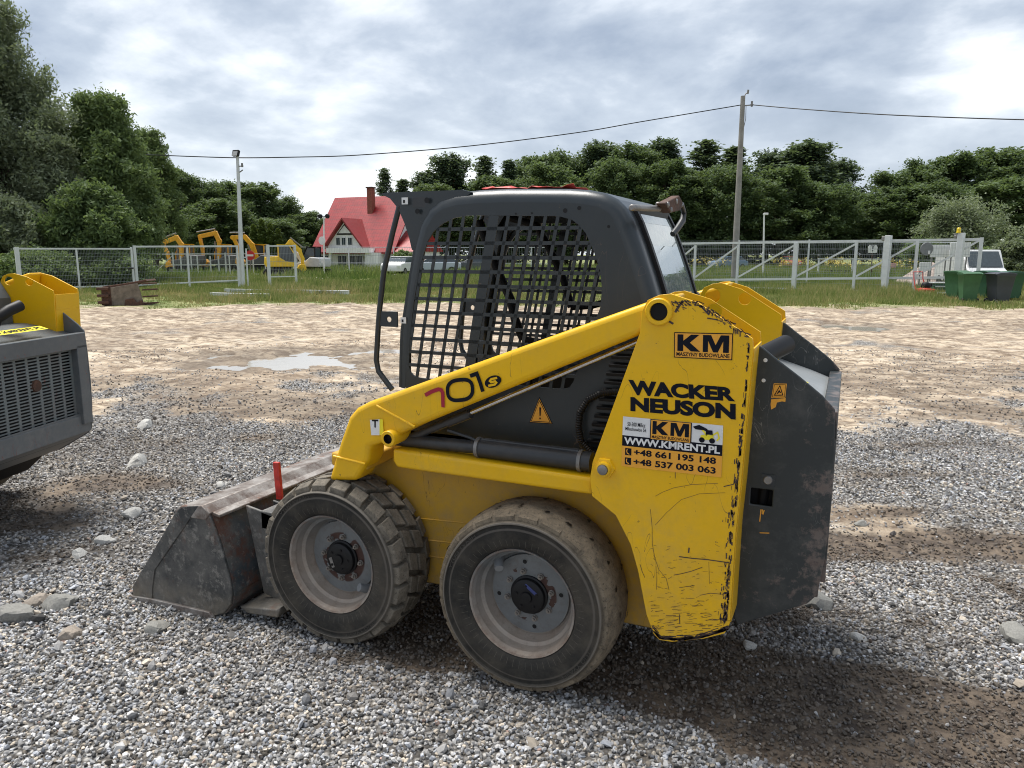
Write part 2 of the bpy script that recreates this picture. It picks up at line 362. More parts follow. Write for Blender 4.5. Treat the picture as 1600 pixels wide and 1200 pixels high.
    for i in range(5):
        a = i*1.256+.4; h.lathe([(.006, -.058), (.006, -.062), (0, -.062)], (.046*math.cos(a), 0, .046*math.sin(a)), 8)
    if front: h.add([(-.05, -.0592, -.02), (-.02, -.0592, -.055), (-.008, -.0592, -.045), (-.038, -.0592, -.008)], [(0, 1, 2, 3)], 1)
    else: h.add([(-.01, -.0592, .048), (.040, -.0592, .012), (.046, -.0592, .024), (-.002, -.0592, .058)], [(0, 1, 2, 3)], 2)
    h.build('hub_cap', [M['black'], M['steel'], plain('blue_print', (.04, .06, .22), .5)], W_)
    nut = MB(); nut.lathe([(.0125, -.026), (.0125, -.032), (.0105, -.033), (.0100, -.042), (.0055, -.043), (.0052, -.050), (0, -.051)], (0, 0, 0), 8)
    n0 = None
    for i in range(8):
        a = i*math.pi/4+.26; p = (.098*math.cos(a), 0, .098*math.sin(a))
        if n0 is None: n0 = nut.build('lug_nut', M['bolt'], W_); q = n0
        else: q = n0.copy(); COL.objects.link(q); q.parent = W_
        q.location = p
    for i in range(4 if not front else 0):
        hl = MB(); a = i*math.pi/2+.16; hl.lathe([(.009, -.0266), (.0, -.0266)], (.135*math.cos(a), 0, .135*math.sin(a)), 12); hl.build('vent_hole', M['black'], W_, smooth=False)
    a = 2.36 if not front else -.35
    st = MB(); c_, s_ = math.cos(a), math.sin(a)
    st.tube([(.188*c_, -.03, .188*s_), (.176*c_, -.052, .176*s_), (.155*c_, -.078, .155*s_)], [.021, .020, .018], 16, 0)
    st.build('valve_guard', M['stem'], W_)
    return W_

def put_km(mb, q, mi, lift):
    K = [(0, 0), (.115, 0), (.115, .40), (.27, 0), (.45, 0), (.245, .52), (.43, 1), (.27, 1), (.115, .62), (.115, 1), (0, 1)]
    Mm = [(.50, 0), (.60, 0), (.60, .66), (.70, 0), (.79, 0), (.89, .66), (.89, 0), (1, 0), (1, 1), (.84, 1), (.745, .42), (.655, 1), (.50, 1)]
    for g_ in (K, Mm): mb.add([quad_map([Vector(p)+lift for p in q], *p) for p in g_], [tuple(range(len(g_)))], mi)
def side_arm(sg, parent, full):
    Y0, Y1 = sg*.65, sg*.52
    A = [(1062, 458), (1005, 474), (800, 547), (620, 612), (575, 628), (556, 638), (544, 652), (530, 692), (516, 738), (512, 752), (556, 752), (567, 733), (575.5, 718), (576.5, 699), (605, 690), (623, 680), (648, 668), (700, 646.5), (850, 585), (1003, 522), (1050, 500)]
    P = XZ(A, -.65); mb = MB(); mb.prism(P, Y0, Y1)
    arm = mb.build('lift_arm', M['yellow'], parent, bevel=.022, seg=4)
    for a, b in (((588, 634), (648, 667)), ((521, 713), (571, 725))):
        w_ = MB(); p, q = U(*a, -.652), U(*b, -.652); p.y = q.y = sg*.651; w_.tube([p, q], .0055, 8); w_.build('weld_rib', M['yellow'], arm)
    p = U(611, 684, -.66); pin = MB()
    pin.lathe([(.020, 0), (.031, 0), (.034, .004), (.034, .05), (.03, .13)], (p.x, 0, p.z), 24); pin.lathe([(.0205, 0), (.0205, .02), (0, .02)], (p.x, 0, p.z), 20, 1)
    pv = [(v[0], sg*(.685-v[1]), v[2]) for v in pin.v]; pin.v = pv; pin.build('pin_boss', [M['yellow'], M['dark']], arm)
    # lower leg to the coupler, in line with the frame and ahead of the tyre
    lg = MB(); lg.prism([(-.93, .80), (-.74, .80), (-.86, .62), (-1.30, .12), (-1.44, .10), (-1.46, .22), (-1.12, .62)], sg*.40, sg*.33)
    lg.prism([(-.93, .80), (-.74, .80), (-.74, .86), (-.93, .86)], sg*.62, sg*.34)
    lg.build('arm_leg', M['yellow_dirty'], arm, bevel=.01)
    return arm

def tower(sg, parent):
    outer = [(1000, 520), (1003, 486), (1012, 469), (1030, 461), (1048, 459), (1091, 473), (1176, 529), (1177, 545), (1171, 604), (1157, 762), (1149, 835), (1140, 975), (1132, 990), (1100, 998), (1050, 1003), (1030, 1000), (1021, 990), (1010, 960), (997, 892), (985, 850), (962, 805), (925, 775), (922, 748), (926, 722)]
    P = XZ(outer, -.66); mb = MB()
    mb.prism(P, sg*.66, sg*.648)
    top = U(1176, 529, -.66); bot = U(1140, 975, -.66); pk = U(1048, 459, -.66)
    # inner plate: same roofline, ends above the chassis; with the round and the oblong hole seen on the far side
    inner = [p for p in P[:10]]+[(bot.x, .55), (.42, .55), (.33, .80), P[-2]] + [P[-1]]
    hc = (U(1090, 480, -.66).x-.0, U(1090, 480, -.66).z-.03)
    h1 = U(1030, 487, -.66)
    def circ(cx_, cz_, r_, n=16, ry=None): return [(cx_+r_*math.cos(2*math.pi*i/n), cz_+(ry or r_)*math.sin(2*math.pi*i/n)) for i in range(n)]
    mb.prism(inner, sg*.42, sg*.428, 0, holes=[circ(h1.x, h1.z, .035), circ(h1.x+.145, h1.z-.01, .028)])
    # rear wall and arch strip
    def strip(pts, ya, yb, th=.006):
        for (a, b) in zip(pts[:-1], pts[1:]): mb.bar((a[0], (ya+yb)/2, a[1]), (b[0], (ya+yb)/2, b[1]), th, abs(ya-yb), 0, (0, 1, 0))
    strip([P[7], P[8], P[9], P[10], P[11]], sg*.646, sg*.43)
    strip([P[i] for i in (17, 18, 19, 20, 21, 22)], sg*.646, sg*.43); strip([P[0], P[-1], P[-2]], sg*.646, sg*.43)
    t = mb.build('tower', M['yellow'], parent, bevel=.003, seg=2)
    # boss and pins
    b = MB(); b.lathe([(.030, -.012), (.031, .004), (.043, .004), (.047, 0), (.047, -.012)], (0, 0, 0), 32); b.lathe([(.030, -.0055), (0, -.0055)], (0, 0, 0), 24, 1)
    b.v = [(v[0]+h1.x, sg*(.668+v[1]*1.0), v[2]+h1.z) for v in b.v]; b.build('pivot_boss', [M['yellow'], M['dark']], t)
    h2 = U(944, 732, -.67); b = MB()
    b.lathe([(.020, .03), (.026, .028), (.028, 0)], (0, 0, 0), 24); b.lathe([(.028, .012), (.038, .010), (.040, 0)], (0, 0, 0), 6); b.lathe([(.0195, .026), (.018, .036), (.008, .04), (0, .04)], (0, 0, 0), 12, 1)
    b.v = [(v[0]+h2.x, sg*(.66+v[1]), v[2]+h2.z) for v in b.v]; b.build('pivot_bolt', [M['yellow'], M['steel']], t, ang=25)
    return t

def ledge(sg, parent):
    P = XZ([(613, 701), (926, 747), (926, 774), (660, 737), (619, 731), (613, 720)], -.62)
    mb = MB(); mb.prism(P, sg*.62, sg*.425); return mb.build('fender_ledge', M['yellow'], parent, bevel=.014, seg=4)

def cylinders(sg, parent):
    Yc = -.56; a, b, c_ = U(618, 686, Yc), U(745, 699, Yc), U(925, 722, Yc)
    def fl(p): return Vector((p.x, sg*abs(p.y), p.z))
    mb = MB(); mb.tube([fl(a), fl(b)], .027, 20); mb.tube([fl(b), fl(c_)], .038, 20)
    for px, py in ((749, 699), (908, 720)):
        p = U(px, py, Yc); dr = (c_-b).normalized()*.007; mb.tube([fl(p-dr), fl(p+dr)], .043, 20, 1)
    mb.tube([fl(U(700, 672, Yc)), fl(U(735, 684, Yc)), fl(U(747, 690, Yc))], .007, 8, 0)
    mb.tube([fl(U(745, 688, Yc)), fl(U(760, 689, Yc)), fl(U(905, 706, Yc))], .012, 8, 0)
    o = mb.build('lift_cylinder', [M['cyl'], M['steel']], parent)
    m2 = MB(); p, q = U(712, 655, -.56), U(1003, 531, -.56)
    m2.tube([fl(p), fl(q)], .0095, 14); m2.tube([fl(U(640, 684, -.56)), fl(U(712, 655, -.56))], .017, 14, 1); m2.tube([fl(U(700, 660, -.56)), fl(U(735, 646, -.56))], .021, 14, 1)
    m2.build('tilt_cylinder', [M['chrome'], M['cyl']], parent)

CAB = [(617, 605), (617.5, 560), (619, 517), (629, 452), (640, 385), (650, 348), (665, 322), (684, 307), (710, 299), (745, 295.5), (788, 293.6), (840, 293.4), (885, 293.6), (915, 295.5), (940, 300), (960, 310), (974, 324), (985, 346), (999, 384), (1015, 432), (1027, 472)]
HOLE = [(638.5, 572), (642, 583), (649, 589), (660, 591), (878, 608), (889, 606), (896, 596), (908, 560), (938, 480), (940.5, 452), (938, 425), (928, 393.5), (915, 364), (905, 352), (893, 343), (872, 337.6), (755.5, 336.6), (730, 337), (710, 340.5), (692, 349), (678, 361), (668, 377), (656, 416), (646.6, 471.5), (640, 530)]
def cab(parent):
    Yp = -.42; r_ = .055
    O = XZ(CAB, Yp); H = XZ(HOLE, Yp)
    n = len(O)
    # inward normals of the outline
    nr = []
    for i in range(n):
        a, b = O[max(0, i-1)], O[min(n-1, i+1)]; d = Vector((b[0]-a[0], b[1]-a[1])).normalized(); nr.append(Vector((d.y, -d.x)))
    body = MB()
    low = [(.50, 1.42), (.50, .80), (-.66, .93), (-.70, 1.0)]
    inner = [(O[i][0]+nr[i].x*r_, O[i][1]+nr[i].y*r_) for i in range(n)]
    inner[0] = (O[0][0]+r_, O[0][1]-.05)
    for sg in (-1, 1):
        body.prism(inner+[(low[0][0]-.03, low[0][1])]+low[1:3]+[(-.66, 1.0)], sg*.42, sg*.412, 0, holes=[H])
        K = 6; vs = []; fs = []
        for i in range(n):
            for k_ in range(K+1):
                a = math.pi/2*k_/K
                off = r_*(1-math.sin(a)); y = .42-r_*(1-math.cos(a))
                b0 = inner[i] if i else (O[0][0]+r_, O[0][1])
                vs.append((O[i][0]+nr[i].x*off, sg*y, O[i][1]+nr[i].y*off))
        for i in range(n-1):
            for k_ in range(K):
                q = i*(K+1)+k_; fs.append((q, q+1, q+K+2, q+K+1))
        body.add(vs, fs)
        # inner skin of the pillar, so that it reads as a box section from the front
        p2 = [(p[0]+.055, p[1]) for p in O[:6]]
        for a, b in zip(O[:5], O[1:6]): body.bar((a[0]+.03, sg*.385, a[1]), (b[0]+.03, sg*.385, b[1]), .03, .05, 0, (0, 1, 0))
    # roof and rear skin (the rear window opening is left out between y -.30 and .30)
    yy = .42-r_
    for i in range(6, n-1):
        a, b = O[i], O[i+1]
        if i >= 16:
            for s_ in (-1, 1): body.add([(a[0], s_*yy, a[1]), (b[0], s_*yy, b[1]), (b[0], s_*.27, b[1]), (a[0], s_*.27, a[1])], [(0, 1, 2, 3)])
        else: body.add([(a[0], -yy, a[1]), (b[0], -yy, b[1]), (b[0], yy, b[1]), (a[0], yy, a[1])], [(0, 1, 2, 3)])
    e_ = O[-1]; body.add([(e_[0], -.41, e_[1]), (.50, -.41, 1.42), (.50, .41, 1.42), (e_[0], .41, e_[1])], [(0, 1, 2, 3)])
    body.add([(.50, -.41, 1.42), (.50, -.41, .8), (.50, .41, .8), (.50, .41, 1.42)], [(0, 1, 2, 3)])
    # visor plates
    V = XZ([(592, 302.5), (600, 300.5), (690, 297.4), (720, 296), (735, 300), (700, 325), (672, 355), (652, 395), (641, 390), (637, 372), (630, 350), (620, 326), (607, 310)], Yp)
    for sg in (-1, 1): body.prism(V, sg*.408, sg*.396)
    v0 = V[1]; v1 = O[8]; body.add([(v0[0], -.4, v0[1]), (v1[0], -.4, v1[1]), (v1[0], .4, v1[1]), (v0[0], .4, v0[1])], [(0, 1, 2, 3)])
    cb = body.build('cab', M['grey'], parent, ang=30)
    # grille bars
    def clip(P, a, b):           # intersections of segment a-b with polygon P
        ts = []
        for i in range(len(P)):
            c_, d_ = P[i], P[(i+1) % len(P)]
            rx, ry = b[0]-a[0], b[1]-a[1]; sx, sy = d_[0]-c_[0], d_[1]-c_[1]; de = rx*sy-ry*sx
            if abs(de) < 1e-12: continue
            t = ((c_[0]-a[0])*sy-(c_[1]-a[1])*sx)/de; u = ((c_[0]-a[0])*ry-(c_[1]-a[1])*rx)/de
            if 0 <= u < 1: ts.append(t)
        ts.sort(); return [(ts[i], ts[i+1]) for i in range(0, len(ts)-1, 2)]
    def cr(x, y): p = U(580+x/3.077, 270+y/3.077, Yp); return (p.x, p.z)
    t1, t2 = cr(975, 230), cr(880, 740); slope = (t1[0]-t2[0])/(t1[1]-t2[1])
    z1 = cr(250, 340)[1]; z2 = cr(190, 860)[1]; dz = (z1-z2)/8
    xs = [cr(x, 482)[0] for x in (235, 290, 345, 402, 458)]; xb = cr(545, 482)[0]
    xs2 = [cr(x, 482)[0] for x in (612, 670, 728, 788, 847, 905, 963, 1022, 1082)]
    zr = cr(400, 482)[1]
    for sg in (-1, 1):
        g = MB()
        def seg_(a, b, w_):
            for t0, t3 in clip(H, a, b):
                p = (a[0]+(b[0]-a[0])*t0, a[1]+(b[1]-a[1])*t0); q = (a[0]+(b[0]-a[0])*t3, a[1]+(b[1]-a[1])*t3)
                g.bar((p[0], sg*.4165, p[1]), (q[0], sg*.4165, q[1]), w_, .005, 0, (0, 1, 0))
        for x in xs+xs2: seg_((x-slope*.6, zr-.6), (x+slope*.6, zr+.6), .0135)
        seg_((xb-slope*.6, zr-.6), (xb+slope*.6, zr+.6), .044)
        for k_ in range(-4, 16): z = z1-dz*k_; seg_((-1.5, z), (1, z), .0142)
        g.build('side_grille', M['grey'], cb, bevel=0, smooth=False)
    # rear window
    Wi = [O[i] for i in range(16, n)]+[(.475, 1.46)]
    ym = .285; f = MB(); gl = MB()
    for i in range(len(Wi)-1):
        a, b = Wi[i], Wi[i+1]; d = Vector((b[0]-a[0], 0, b[1]-a[1])).normalized(); nn = Vector((-d.z, 0, d.x))
        if nn.x < 0: nn = -nn
        for s_ in (-1, 1): f.bar(Vector((a[0], s_*ym, a[1]))+nn*.004, Vector((b[0], s_*ym, b[1]))+nn*.004, .03, .022, 0, tuple(nn))
        o_ = nn*.006
        gl.add([Vector((a[0], -ym, a[1]))+o_, Vector((b[0], -ym, b[1]))+o_, Vector((b[0], ym, b[1]))+o_, Vector((a[0], ym, a[1]))+o_], [(0, 1, 2, 3)])
    a = Wi[0]; f.bar((a[0]+.004, -ym, a[1]), (a[0]+.004, ym, a[1]), .022, .03)
    f.build('window_seal', M['black'], cb)
    g_ = NT('window_glass'); g_.b.inputs['Transmission Weight'].default_value = .22
    dirty = g_.step(g_.noise(7, 6, .7), .45, .75)
    g_.fin(g_.mix(dirty, (.30, .36, .36), (.42, .45, .45)), g_.math('MULTIPLY', dirty, .18), .35, 1.); g_.b.inputs['IOR'].default_value = 1.52
    M['glass'] = g_.m
    gl.build('rear_window', g_.m, cb)
    # front guard bars with the drilled plate
    gp = [(624, 322), (612.5, 367.5), (599.5, 426), (593, 484.5), (591, 510.5), (588, 562.5), (591.4, 580), (613, 609)]
    for sg in (-1, 1):
        P = [U(a, b, -.40) for a, b in gp]; mb = MB(); mb.tube([(p.x, sg*.40, p.z) for p in P], .0125, 10)
        c_ = U(608.6, 499, -.4); a_ = U(593, 486, -.4); b_ = U(622, 511, -.4)
        pl = [(a_.x, a_.z), (b_.x, a_.z), (b_.x, b_.z), (a_.x, b_.z)]
        mb.prism(pl, sg*.405, sg*.398, 0, holes=[[(c_.x+.013*math.cos(t), c_.z+.013*math.sin(t)) for t in np.linspace(0, 2*math.pi, 13)[:-1]]])
        mb.build('guard_bar', M['grey'], cb)
    # fixings: bolts, holes, little white labels
    for px, py, rr in ((883, 329, .009), (667, 313, .012), (652, 330, .011), (905, 325, .008), (951, 354, .006), (806, 334, .004), (831, 333, .004), (884, 451, .005)):
        s_ = MB(); p = U(px, py, -.421); s_.lathe([(0, 0), (rr, 0)], (p.x, -.4215, p.z), 12); s_.build('bolt_hole', M['black'], cb, smooth=False)
    for px, py, w_, h_ in ((632.8, 314, .030, .028), (630.5, 500.5, .028, .026)):
        s_ = MB(); p = U(px, py, -.421); s_.box((p.x, -.4225, p.z), (w_, .002, h_)); s_.box((p.x-.003, -.4242, p.z-.002), (.009, .001, .012), 1); s_.build('latch_label', [M['white'], M['black']], cb)
    p = U(650, 316, -.41); s_ = MB(); s_.box((p.x+.012, -.4062, p.z), (.062, .004, .045)); s_.build('visor_tab', M['cyl'], cb, bevel=.003)
    # warning triangle on the side panel
    t = MB(); A = [U(843, 624, -.421), U(829.5, 658.5, -.421), U(861, 660.5, -.421)]
    for i, (k_, mi) in enumerate(((1.16, 0), (1.06, 1), (.98, 0), (.88, 1))):
        c_ = (A[0]+A[1]+A[2])/3; t.add([c_+(p-c_)*k_+Vector((0, -.0008*i, 0)) for p in A], [(0, 1, 2)], mi)
    c_ = (A[0]+A[1]+A[2])/3+Vector((0, -.004, 0))
    t.add([c_+Vector(v) for v in ((-.004, 0, .03), (.004, 0, .03), (.0022, 0, -.006), (-.0022, 0, -.006))], [(0, 1, 2, 3)], 0)
    t.add([c_+Vector(v) for v in ((-.003, 0, -.012), (.003, 0, -.012), (.003, 0, -.019), (-.003, 0, -.019))], [(0, 1, 2, 3)], 0)
    t.build('warning_triangle', [M['ink'], M['orange']], cb, smooth=False)
    # louvres and corrugated hose of the cooling duct
    lv = MB(); 
    for k_ in range(13):
        y = 545+k_*13.3; p = U(985-k_*3.9, y, -.44); xr = .46
        lv.box(((p.x-.065+xr)/2, -.434, p.z), (xr-p.x+.065, .022, .013), 0, Matrix.Rotation(R(18), 3, 'X'))
    lv.build('louvre', M['black'], cb, bevel=.002)
    ps = [U(a, b, -.455) for a, b in ((985, 613), (960, 612), (938, 615), (918, 625), (906, 645), (904, 668), (908, 690), (922, 706), (945, 718))]
    hz_ = MB(); path = []; rr = []
    fine = []
    for i in range(len(ps)-1):
        for k_ in range(12): fine.append(ps[i].lerp(ps[i+1], k_/12))
    for i, p in enumerate(fine): path.append(p); rr.append(.0145 if i % 2 else .0115)
    hz_.tube(path, rr, 12); hz_.build('corrugated_hose', M['black'], cb)
    # lamp bracket at the rear upper corner
    lb = MB(); q = [UX(px, py, .40) for px, py in ((1024, 318), (1048, 306), (1054, 317), (1050, 329), (1034, 333))]
    c_ = sum(q, Vector())/5
    def rel(px, py, dx=0): p = UX(px, py, .40); return p+Vector((dx, 0, 0))
    lb.add([p+Vector((d, 0, 0)) for d in (0, .035) for p in q], [(0, 1, 2, 3, 4), (9, 8, 7, 6, 5)]+[(i, (i+1) % 5, 5+(i+1) % 5, 5+i) for i in range(5)])
    for px, py in ((1029, 320), (1043, 315), (1034, 328)):
        p = rel(px, py, .04); lb.tube([p, p+Vector((-.05, 0, 0))], .011, 10, 1)
    lb.tube([rel(1000, 324, -.03), rel(1015, 325, -.02), rel(1030, 326, .0)], .012, 8, 1)
    lb.build('work_lamp_bracket', [M['rust'], M['steel']], cb, bevel=.004)
    hs = MB(); hs.tube([rel(1048, 324, .02), rel(1057, 320, .02), rel(1061, 332, .02), rel(1059, 345, .02), rel(1054, 358, .01), rel(1051, 366, .0)], [.012, .012, .011, .014, .013, .012], 10)
    hs.build('lamp_hose', M['cyl'], cb)
    # interior: seat, restraint bars, levers, foot well
    it = MB(); it.box((.12, 0, 1.02), (.46, .50, .12)); it.box((.30, 0, 1.28), (.10, .46, .46), 0, Matrix.Rotation(R(8), 3, 'Y'))
    it.build('seat', M['black'], cb, bevel=.03, seg=3)
    def bars(pts, Y, r1=.016):
        b_ = MB(); b_.tube([U(a, b, Y) for a, b in pts], r1, 10); return b_.build('safety_bar', M['dark'], cb)
    bars([(748, 345), (776, 420), (798, 468), (806, 505), (818, 530)], .24, .022); bars([(795, 340), (838, 352), (862, 395), (880, 435), (893, 480)], .30, .018)
    bars([(893, 480), (925, 478), (945, 472)], .30); bars([(818, 530), (850, 535), (900, 520)], .24)
    cf = MB(); cf.box((-.62, 0, .95), (.10, .8, .10)); cf.box((-.1, 0, .88), (1.0, .8, .04)); cf.box((-.2, .34, 1.02), (.8, .10, .2)); cf.box((-.2, -.34, 1.02), (.8, .10, .2))
    cf.tube([(-.35, .25, 1.0), (-.37, .25, 1.25), (-.40, .22, 1.33)], .012, 8); cf.tube([(-.40, .22, 1.33), (-.42, .20, 1.40)], .022, 8)
    cf.tube([(-.35, -.25, 1.0), (-.37, -.25, 1.18)], .012, 8)
    cf.build('cab_floor', M['dark'], cb, bevel=.005)
    return cb

def rear_door(parent, k=0):
    P = XZ([(1181, 546), (1185, 540), (1192, 543), (1215, 562), (1250, 589), (1285, 618), (1305, 640), (1304, 700), (1298, 800), (1289, 870), (1277, 930), (1262, 943), (1200, 962), (1152, 976), (1146, 965), (1158, 800), (1172, 650)], -.5)
    dr = MB()
    d1 = U(1190, 777, -.5)
    slot = [(d1.x-.038, d1.z+.03), (d1.x+.036, d1.z+.03), (d1.x+.036, d1.z-.03), (d1.x-.038, d1.z-.03)]
    for sg in (-1, 1):
        dr.prism(P, sg*.50, sg*.488, 0, holes=[slot])
    xr = P[7][0]-.012
    # rear frame: border with a recessed slotted panel
    zt, zb, ys = 1.19, .50, .486
    dr.box((xr-.01, 0, zt-.05), (.05, 2*ys, .10)); dr.box((xr-.03, 0, zb+.08), (.05, 2*ys, .12))
    for s_ in (-1, 1): dr.box((xr-.01, s_*(ys-.045), (zt+zb)/2-.0), (.05, .09, zt-zb-.16))
    dr.prism([(P[10][0]-.004, P[10][1]), (P[11][0], P[11][1]+.004), (P[13][0], P[13][1]+.004), (P[13][0], P[13][1]+.02), (P[11][0], P[11][1]+.10), (P[10][0]-.004, P[10][1]+.12)], -ys, ys)
    door = dr.build('engine_door', M['door'], parent, bevel=.004)
    gr = MB(); gr.box((xr-.075, 0, .86), (.01, .80, .56), 1)
    y0, y1 = -.385, .385; z0, z1 = .60, 1.10
    for i in range(9): y = y0+(y1-y0)*i/8; gr.box((xr-.032, y, (z0+z1)/2), (.006, .020, z1-z0))
    for i in range(26): z = z0+(z1-z0)*i/25; gr.box((xr-.032, 0, z), (.007, y1-y0+.02, .0085))
    gr.box((xr-.031, 0, z0-.02), (.007, .80, .04)); gr.box((xr-.031, 0, z1+.01), (.007, .80, .03))
    gr.lathe([(0, .0), (.035, .0), (.04, -.012)], (xr-.020, .06, .90), 20, 2, 'X')
    gr.build('radiator_grille', [M['grey_light'], M['black'], M['rust']], door)
    # hood between the plates
    a, b = U(1220, 562, .45), U(1303, 594, .45)
    hd = MB(); hd.prism([(a.x-.25, a.z+.02), (a.x-.1, a.z+.018), (a.x, a.z), (a.x+(b.x-a.x)*.6, b.z+.035), (b.x-.01, b.z+.004), (xr+.01, zt-.02), (xr-.03, zt-.05), (a.x-.25, zt-.10)], -.484, .484)
    hood = hd.build('hood', M['grey_light'], parent, bevel=.01, seg=3)
    ex = MB(); p = U(1228, 538, .10); ex.tube([(p.x-.16, -.30, p.z-.09), (p.x-.07, -.08, p.z-.03), (p.x, .10, p.z)], [.04, .04, .04], 20); ex.build('exhaust_cowl', M['black'], parent)
    # lock, screws, torn warning sticker
    lk = MB(); p = U(1200, 750, -.502); lk.box((p.x, -.502, p.z), (.045, .003, .04)); lk.lathe([(.013, -.008), (.016, -.004), (.016, 0)], (p.x, -.502, p.z), 20, 1); lk.lathe([(.0, -.0075), (.013, -.008)], (p.x, -.502, p.z), 20, 1)
    lk.build('door_lock', [M['grey'], M['steel']], door)
    for px, py in ((1196, 563), (1193, 594.5)): sc_ = MB(); p = U(px, py, -.5); sc_.lathe([(0, -.002), (.006, -.002), (.007, 0)], (p.x, -.5, p.z), 12); sc_.build('screw', M['white'], door)
    return door

def bucket(parent):
    Yb = -.73
    S = XZ([(275, 798), (284, 790), (316, 789.5), (326, 802), (344, 852), (358, 905), (362, 928), (360, 945), (350, 958), (330, 964), (270, 952), (215, 940), (207, 930), (209, 915)], Yb)
    # raised wear strip along the cutting side, and one along the bottom
    F = XZ([(276, 800), (286, 791), (312, 790), (303, 803), (243, 890), (239, 918), (239, 938), (209, 931), (209, 915)], Yb)
    Bt = XZ([(207, 929), (239, 934), (330, 955), (336, 963), (330, 966.5), (270, 954), (207, 938)], Yb)
    m = NT('worn_bucket_steel'); z = m.xyz()[2]; n_ = m.step(m.noise(3.2, 7, .72), .38, .62)
    base = m.mix(n_, (.040, .043, .045), (.15, .145, .135))
    base = m.mix(m.math('MULTIPLY', m.step(m.noise(6, 6, .7, scale3=(1, 1, .5)), .55, .64), .7), base, (.12, .055, .036))
    base = m.mix(m.math('MULTIPLY', m.step(m.noise(20, 7, .78), .52, .66), .75), base, (.30, .285, .26))
    base = m.mix(m.math('MULTIPLY', m.math('SUBTRACT', 1., m.step(z, .03, .16)), m.step(m.noise(12, 5, .7), .3, .6)), base, (.19, .165, .13))
    m.bump(m.noise(18, 6, .7), .35, .012); m.fin(base, .55, .25, .4); M['bucket'] = m.m
    m = NT('scraped_lip_steel'); base = m.mix(m.step(m.noise(9, 7, .75), .38, .62), (.33, .31, .29), (.12, .09, .075))
    base = m.mix(m.step(m.noise(5, 5, .7), .58, .64), base, (.16, .07, .04)); m.bump(m.noise(25, 6, .7), .3, .01); m.fin(base, .5, .35, .4); M['lip'] = m.m
    def sheet(pts, t_, ya, yb, mb):
        for a, b in zip(pts[:-1], pts[1:]): mb.bar((a[0], (ya+yb)/2, a[1]), (b[0], (ya+yb)/2, b[1]), t_, abs(yb-ya), 0, (0, 1, 0))
    sh = MB(); sheet([S[i] for i in (3, 4, 5, 6, 7, 8, 9, 10, 12)], .012, -.716, .716, sh)
    m = NT('rusty_bucket_back'); base = m.mix(m.step(m.noise(4, 6, .7), .40, .60), (.045, .058, .066), (.12, .115, .105)); base = m.mix(m.math('MULTIPLY', m.step(m.noise(5.5, 7, .74), .46, .56), .85), base, m.mix(m.noise(30, 4, .6), (.15, .062, .038), (.085, .04, .03)))
    base = m.mix(m.math('MULTIPLY', m.step(m.noise(26, 6, .8), .56, .68), .6), base, (.28, .26, .23)); m.bump(m.noise(20, 6, .7), .35, .012); m.fin(base, .6, .2, .4); M['bback'] = m.m
    bk = sh.build('bucket', M['bback'], parent, smooth=True, ang=30)
    for s_ in (-1, 1):
        side = MB(); side.prism(S, s_*.73, s_*.716); side.build('side_plate', M['bucket'], bk, bevel=.004)
        side = MB(); side.prism(F, s_*.7365, s_*.7298); side.build('wear_strip', M['bucket'], bk, bevel=.002); side = MB(); side.prism(Bt, s_*.745, s_*.7285); side.build('side_cutter', M['lip'], bk, bevel=.003)
    lp = MB(); t0, t1 = S[0], S[3]
    lp.prism([(S[0][0], S[0][1]+.001), (S[1][0], S[1][1]), (S[2][0], S[2][1]), (S[3][0]+.01, S[3][1]), (S[3][0]-.02, S[3][1]-.035), (S[0][0]+.02, S[0][1]-.02)], -.736, .736)
    lp.prism([(S[3][0]+.012, S[3][1]+.006), (S[3][0]+.055, S[3][1]-.004), (S[3][0]+.055, S[3][1]-.018), (S[3][0]+.012, S[3][1]-.012)], -.72, .70)
    lp.build('bucket_lip', M['lip'], bk, bevel=.004)
    ce = MB(); ce.prism([(S[12][0]-.012, .004), (S[12][0]+.20, .004), (S[12][0]+.20, .022), (S[12][0]+.01, .018)], -.74, .74); ce.build('cutting_edge', M['lip'], bk)
    # coupler behind the bucket
    xb = S[4][0]; cp = MB()
    cp.box((xb+.16, 0, .47), (.10, 1.16, .09)); cp.box((xb+.15, 0, .28), (.05, 1.10, .38), 0, Matrix.Rotation(R(-10), 3, 'Y'))
    for s_ in (-1, 1):
        cp.prism([(xb+.02, .53), (xb+.20, .50), (xb+.30, .14), (xb+.22, .07), (xb+.10, .10)], s_*.58, s_*.565)
        cp.prism([(xb+.02, .50), (xb+.24, .46), (xb+.34, .12), (xb+.12, .10)], s_*.40, s_*.385)
        cp.prism([(xb+.05, .07), (xb+.27, .10), (xb+.30, .115), (xb+.28, .06), (xb+.10, .045)], s_*.69, s_*.50)
    cp.build('coupler', M['bucket'], bk, bevel=.006)
    rm = MB(); a, b = U(432, 722, -.40), U(437.5, 780, -.40); rm.bar(a, b, .018, .035, 0, (1, 0, 0)); rm.build('red_marker', M['redp'], bk, bevel=.003)
    return bk

